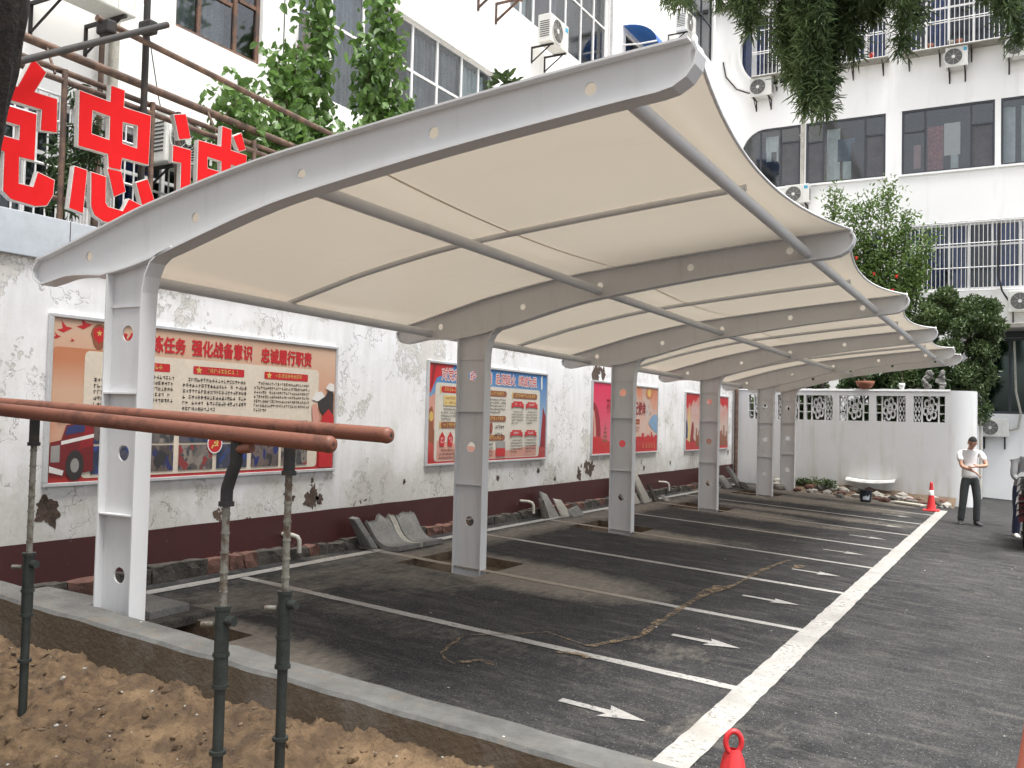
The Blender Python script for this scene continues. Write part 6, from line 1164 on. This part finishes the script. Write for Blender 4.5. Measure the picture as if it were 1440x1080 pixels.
def person(x, y, z, rz, label, pose, mats, sc=1.0):
    t = thing('person', label, 'person', (x, y, z)); c, s = math.cos(rz), math.sin(rz)
    def W_(v): return (x+(v[0]*c-v[1]*s)*sc, y+(v[0]*s+v[1]*c)*sc, z+v[2]*sc)
    # local frame: faces -Y, +X is the figure's left-hand side as seen from the front (screen right)
    J = pose; V = [J['pelvis'], J['waist'], J['chest'], J['neck0'], J['neck1']]; E = [(0,1),(1,2),(2,3),(3,4)]; Rr = [(.12,.095), (.11,.085), (.125,.09), .055, .05]
    V += [tuple(np.array(J['head1'])*.75+np.array(J['head0'])*.25)]; E += [(4, 5)]; Rr += [.05]
    for sd in ('l', 'r'):
        b = len(V); V += [J['sho'+sd], J['elb'+sd], J['wri'+sd], J['pal'+sd]]; E += [(2,b),(b,b+1),(b+1,b+2),(b+2,b+3)]; Rr += [.048, .041, .029, (.036,.02)]
        d = Vector(J['pal'+sd])-Vector(J['wri'+sd]); d.normalize(); side = d.cross(Vector((0, 0, 1))); side = side.normalized() if side.length > .1 else Vector((1, 0, 0))
        sidev = Vector((0,0,1)) if abs(d.z) < .7 else Vector((0,1,0))
        for f in range(4):
            o0 = Vector(J['pal'+sd])+sidev*(.018*(1.5-f)*1.1); L = (.068, .078, .074, .058)[f]; q = len(V); curl = Vector((0, .02, 0)) if sd == 'l' else Vector((0, .02, 0)); V += [tuple(o0+d*L*.5), tuple(o0+d*L+curl)]; E += [(b+3,q),(q,q+1)]; Rr += [.010, .008]
        q = len(V); th = Vector(J['wri'+sd])+d*.03+sidev*.045; V += [tuple(th), tuple(th+d*.04+sidev*.012)]; E += [(b+2,q),(q,q+1)]; Rr += [.012, .009]
        b = len(V); V += [J['hip'+sd], J['kne'+sd], tuple(np.array(J['ank'+sd])+np.array((0,0,.02)))]; E += [(0,b),(b,b+1),(b+1,b+2)]; Rr += [.085, .052, .03]
    k_ = lambda vs: [W_(v) for v in vs]
    bo = skin('body', k_(V), E, [tuple(q*sc for q in r) if isinstance(r, tuple) else r*sc for r in Rr], 'skin', t)
    h0, h1, h2 = (np.array(J[k]) for k in ('head0', 'head1', 'head2')); ax = (h2-h0)/np.linalg.norm(h2-h0); back = np.array((0,1.,0)); back -= ax*np.dot(back, ax); back /= np.linalg.norm(back); fr = -back; sdv = np.cross(back, ax)
    bm = bmesh.new(); bm.from_mesh(bo.data); off = np.array(wloc(t)); b2 = bmesh.new(); bmesh.ops.create_uvsphere(b2, u_segments=24, v_segments=18, radius=1); nv = []
    for v in b2.verts:                                             # skull, jaw, brow, nose and chin pushed out of one sphere
        u, f_, h = v.co.x, -v.co.y, v.co.z; wd = .076*(1-.22*max(0, -h)**1.2); dp = .094*(1-.10*max(0, -h)); ht = .118
        front = max(0, f_); nose = .024*math.exp(-((u/.16)**2+((h+.10)/.22)**2))*front; brow = .006*math.exp(-((h-.16)/.12)**2)*front; chin = .014*math.exp(-((u/.35)**2+((h+.82)/.22)**2))*front; eye = -.009*math.exp(-(((abs(u)-.40)/.17)**2+((h-.02)/.10)**2))*front; lip = .005*math.exp(-((u/.3)**2+((h+.48)/.10)**2))*front
        c_ = h1+sdv*u*wd+fr*(f_*dp+nose+brow+chin+eye+lip)+ax*h*ht; w_ = W_(tuple(c_)); nv.append(bm.verts.new((w_[0]-off[0], w_[1]-off[1], w_[2]-off[2])))
    for f in b2.faces:
        q = bm.faces.new([nv[v.index] for v in f.verts]); q.smooth = True
    bmesh.ops.recalc_face_normals(bm, faces=bm.faces[:]); bm.to_mesh(bo.data); bm.free(); b2.free()
    # shirt: torso and sleeves
    lerp = lambda a, b, f: tuple(np.array(a)*(1-f)+np.array(b)*f)
    up_ = tuple(np.array(J['chest'])*.35+np.array(J['neck0'])*.65)
    tv = [J['chest'], J['waist'], lerp(J['waist'], J['pelvis'], .7), up_, lerp(J['waist'], J['pelvis'], 1.45), lerp(J['neck0'], J['neck1'], .15)]; te = [(0,1),(1,2),(0,3),(2,4),(3,5)]; tr = [(.178,.128), (.165,.125), (.172,.132), (.135,.098), (.178,.138), (.066,.064)]
    for sd in ('l', 'r'):
        b = len(tv); s0 = np.array(J['sho'+sd]); mid = tuple(s0*.62+np.array(up_)*.38+np.array((0,0,.012))); tv += [mid, tuple(s0+np.array((0,0,-.01))), lerp(J['sho'+sd], J['elb'+sd], .35), lerp(J['sho'+sd], J['elb'+sd], pose.get('sleeve', .68))]; te += [(3,b),(b,b+1),(b+1,b+2),(b+2,b+3)]; tr += [.076, .072, .066, .068]
        if pose.get('long'): tv += [J['elb'+sd], lerp(J['elb'+sd], J['wri'+sd], .95)]; te += [(b+3,b+4),(b+4,b+5)]; tr += [.055, .045]
    skin('shirt', k_(tv), te, tr, mats[0], t)
    pv = [J['pelvis'], lerp(J['pelvis'], J['waist'], .55)]; pe = [(0,1)]; pr_ = [(.152,.118), (.142,.108)]
    for sd in ('l', 'r'):
        b = len(pv); pv += [lerp(J['hip'+sd], J['kne'+sd], .12), J['kne'+sd], lerp(J['kne'+sd], J['ank'+sd], 1.12)]; pe += [(0,b),(b,b+1),(b+1,b+2)]; pr_ += [.105, .078, .068]
    skin('trousers', k_(pv), pe, pr_, mats[1], t)
    for sd in ('l', 'r'):
        a, b_ = np.array(J['ank'+sd]), np.array(J['toe'+sd]); dv = b_-a; dv[2] = 0; L_ = np.linalg.norm(dv); dv /= L_; sv_ = np.array((-dv[1], dv[0], 0)); st_ = []
        for f_, wd, hg in ((-.07,.026,.075),(-.05,.036,.10),(0,.041,.10),(.05,.042,.085),(.10,.047,.065),(.15,.046,.052),(.19,.036,.042),(.205,.018,.03)):
            for q in range(10): an = 2*math.pi*q/10; st_.append(tuple(np.array((a[0],a[1],0))+dv*f_+sv_*wd*math.cos(an)+np.array((0,0,max(.004,hg*.5+hg*.5*math.sin(an))))))
        MB().add(k_(st_), [(i*10+q, i*10+(q+1) % 10, i*10+10+(q+1) % 10, i*10+10+q) for i in range(7) for q in range(10)]+[tuple(range(10))[::-1], tuple(range(70, 80))], 0, True).build('shoe', mats[2], t)
    def ell(name, cc, rad, mat, seed=2, noise_=.0):
        bm = bmesh.new(); bmesh.ops.create_uvsphere(bm, u_segments=16, v_segments=12, radius=1); mb = MB()
        mb.add([W_(tuple(cc+sdv*v.co.x*rad[0]+back*v.co.y*rad[1]+ax*v.co.z*rad[2])) for v in bm.verts], [tuple(q.index for q in f.verts) for f in bm.faces], 0, True); bm.free(); return mb.build(name, mat, t)
    bm = bmesh.new(); bmesh.ops.create_uvsphere(bm, u_segments=24, v_segments=18, radius=1); mb = MB(); keep = {}; vs = []
    for v in bm.verts:
        u, f_, h = v.co.x, -v.co.y, v.co.z; lim = .42 if f_ > .35 else (.42-(.35-f_)*.95)
        if h > lim-.12: keep[v.index] = len(vs); g_ = 1.09+.05*mnoise.noise((u*6, f_*6, h*6)); hh = max(h, lim); vs.append(W_(tuple(h1+sdv*u*.076*g_+fr*f_*.094*g_+ax*hh*.118*(1.06+.02*mnoise.noise((u*5, f_*5, 1))))))
    mb.add(vs, [tuple(keep[q.index] for q in f.verts) for f in bm.faces if all(q.index in keep for q in f.verts)], 0, True); bm.free(); mb.build('hair', mats[3], t)
    for e in (-1, 1):
        ell('ear', h1+sdv*e*.077-ax*.008+back*.008, (.010, .018, .030), 'skin'); ell('eye', h1+fr*.080+sdv*e*.031+ax*.004, (.012, .006, .006), 'cloth_dark')
        MB().tube([W_(tuple(h1+fr*.090+sdv*e*.016+ax*.022)), W_(tuple(h1+fr*.084+sdv*e*.046+ax*.022))], .0045, 6).build('eyebrow', 'hair', t)
    MB().tube([W_(tuple(h1+fr*.081-ax*.056+sdv*-.022)), W_(tuple(h1+fr*.090-ax*.056)), W_(tuple(h1+fr*.081-ax*.056+sdv*.022))], .0045, 6).build('mouth', 'cloth_pink', t)
    return t
man = dict(pelvis=(0,.02,.93), waist=(0,.02,1.08), chest=(.0,.03,1.30), neck0=(.005,.02,1.46), neck1=(.01,-.02,1.52), head0=(.015,-.06,1.525), head1=(.02,-.095,1.59), head2=(.022,-.112,1.66),
    shol=(.19,.02,1.39), elbl=(.27,-.10,1.15), wril=(.07,-.22,1.14), pall=(-.01,-.235,1.12), shor=(-.19,.02,1.38), elbr=(-.17,-.10,1.13), wrir=(.04,-.24,1.04), palr=(.10,-.245,.98),
    hipl=(.09,.02,.90), knel=(.12,-.02,.50), ankl=(.115,.02,.09), toel=(.16,-.13,.035), hipr=(-.09,.02,.90), kner=(-.12,-.01,.50), ankr=(-.16,.03,.09), toer=(-.19,-.12,.035))
person(5.60, 20.45, gz(5.6), R(12), 'man in white T-shirt and grey trousers looking down, arms crossed at the waist', man, ['tee_white', 'trousers_grey', 'shoe_dark', 'hair'], 1.02)
m2_ = dict(pelvis=(0,.02,.92), waist=(.01,.0,1.07), chest=(.03,-.03,1.29), neck0=(.06,-.06,1.45), neck1=(.07,-.08,1.50), head0=(.08,-.11,1.54), head1=(.085,-.12,1.61), head2=(.085,-.105,1.685),
    shol=(.21,-.02,1.37), elbl=(.28,-.15,1.14), wril=(.24,-.36,1.10), pall=(.23,-.43,1.10), shor=(-.15,-.02,1.37), elbr=(-.20,-.05,1.10), wrir=(-.12,-.25,.98), palr=(-.08,-.31,.96),
    hipl=(.09,.02,.90), knel=(.11,.0,.49), ankl=(.12,.05,.09), toel=(.14,-.11,.035), hipr=(-.09,.02,.90), kner=(-.10,-.03,.49), ankr=(-.12,.0,.09), toer=(-.17,-.14,.035), long=True)
person(6.50, 19.3, gz(6.5), R(35), 'person in grey long-sleeved top and dark jeans behind the loaded cargo tricycle', m2_, ['shirt_grey', 'jeans', 'shoe_white', 'hair_grey'], 1.0)
# ================================================================== CARGO TRICYCLE WITH ITS LOAD
z0 = gz(7.1); ck = thing('cargo_tricycle', 'dark red cargo tricycle stacked with metal profiles at the lane edge', 'tricycle', (7.05, 18.0, z0)); bx0, bx1, by0, by1 = 6.48, 7.62, 17.1, 18.9; fz = z0+.52
bed = MB().box((bx0, by0, fz), (bx1, by1, fz+.05)).build('cargo_bed', 'cart_red', ck, .01)
for a, b in (((bx0,by0),(bx0+.03,by1)), ((bx1-.03,by0),(bx1,by1)), ((bx0+.03,by1-.03),(bx1-.03,by1)), ((bx0+.03,by0),(bx1-.03,by0+.03))):
    MB().box((a[0],a[1],fz+.051), (b[0],b[1],fz+.38)).build('side_panel', 'cart_red', bed, .006)
for z in (.10, .22, .34): MB().box((bx0-.012, by0+.02, fz+z), (bx0-.0005, by1-.02, fz+z+.03)).build('side_rib', 'cart_red', bed); MB().box((bx0+.02, by0-.012, fz+z), (bx1-.02, by0-.0005, fz+z+.03)).build('side_rib', 'cart_red', bed)
for x, y in ((bx0, by0), (bx1-.04, by0), (bx0, by1-.04), (bx1-.04, by1-.04)): MB().box((x-.014, y-.014, fz-.02), (x+.054, y+.054, fz+.42)).build('corner_post', 'cart_red', bed)
def wheel(x, y, r):
    wv = MB().tube([(x-.045, y, z0+r), (x-.03, y, z0+r), (x+.03, y, z0+r), (x+.045, y, z0+r)], [r*.92, r, r, r*.92], 28).build('wheel', 'rubber', ck); MB().tube([(x-.05, y, z0+r), (x+.05, y, z0+r)], r*.62, 20).build('rim', 'galvanised', wv); MB().tube([(x-.07, y, z0+r), (x+.07, y, z0+r)], r*.14, 10).build('hub', 'dark_steel', wv)
wheel(bx0+.09, 17.65, .27); wheel(bx1-.09, 17.65, .27); wheel(7.05, 20.1, .26)
MB().tube([(bx0+.1, 17.65, z0+.27), (bx1-.1, 17.65, z0+.27)], .03, 8).build('axle', 'dark_steel', ck); MB().box((6.8, 17.2, z0+.36), (7.3, 18.9, z0+.519)).build('chassis', 'dark_steel', ck)
MB().tube([(7.05, 18.8, z0+.45), (7.05, 19.5, z0+.42), (7.05, 19.85, z0+.75), (7.05, 19.9, z0+.95)], .04, 8).build('main_tube', 'cart_red', ck); MB().tube([(7.05, 20.1, z0+.26), (7.05, 19.9, z0+.95), (7.05, 19.86, z0+1.05)], .025, 8).build('fork', 'dark_steel', ck); MB().tube([(6.72, 19.65, z0+1.08), (6.85, 19.85, z0+1.06), (7.25, 19.85, z0+1.06), (7.38, 19.65, z0+1.08)], .016, 8).build('handlebar', 'galvanised', ck); MB().box((6.88, 19.0, z0+.72), (7.22, 19.35, z0+.80)).build('saddle', 'rubber', ck, .03); MB().tube([(7.05, 19.15, z0+.45), (7.05, 19.15, z0+.72)], .025, 8).build('saddle_post', 'dark_steel', ck)
ld = thing('metal_profiles', 'stack of bent grey metal profiles loaded on the cargo tricycle', 'metal stack', (7.0, 17.9, fz+.05)); 
for lv in range(7):
    for col_ in range(4):
        x = bx0-.06+.29*col_+(.025 if lv % 2 else 0)+random.uniform(-.02, .02); z = fz+.075+lv*.098; y0_, y1_ = 16.95+random.uniform(-.05, .05), 18.8
        prof = [(0,0),(.05,.045),(.12,.06),(.18,.035),(.26,.045),(.275,.03),(.2,.018),(.13,.042),(.06,.03),(.01,-.015)]
        MB().add([(x+u, y0_, z+v) for u, v in prof]+[(x+u, y1_, z+v) for u, v in prof], [(k, (k+1) % 10, (k+1) % 10+10, k+10) for k in range(10)]).build('profile', 'zinc_sheet' if random.random() > .25 else 'dark_steel', ld)
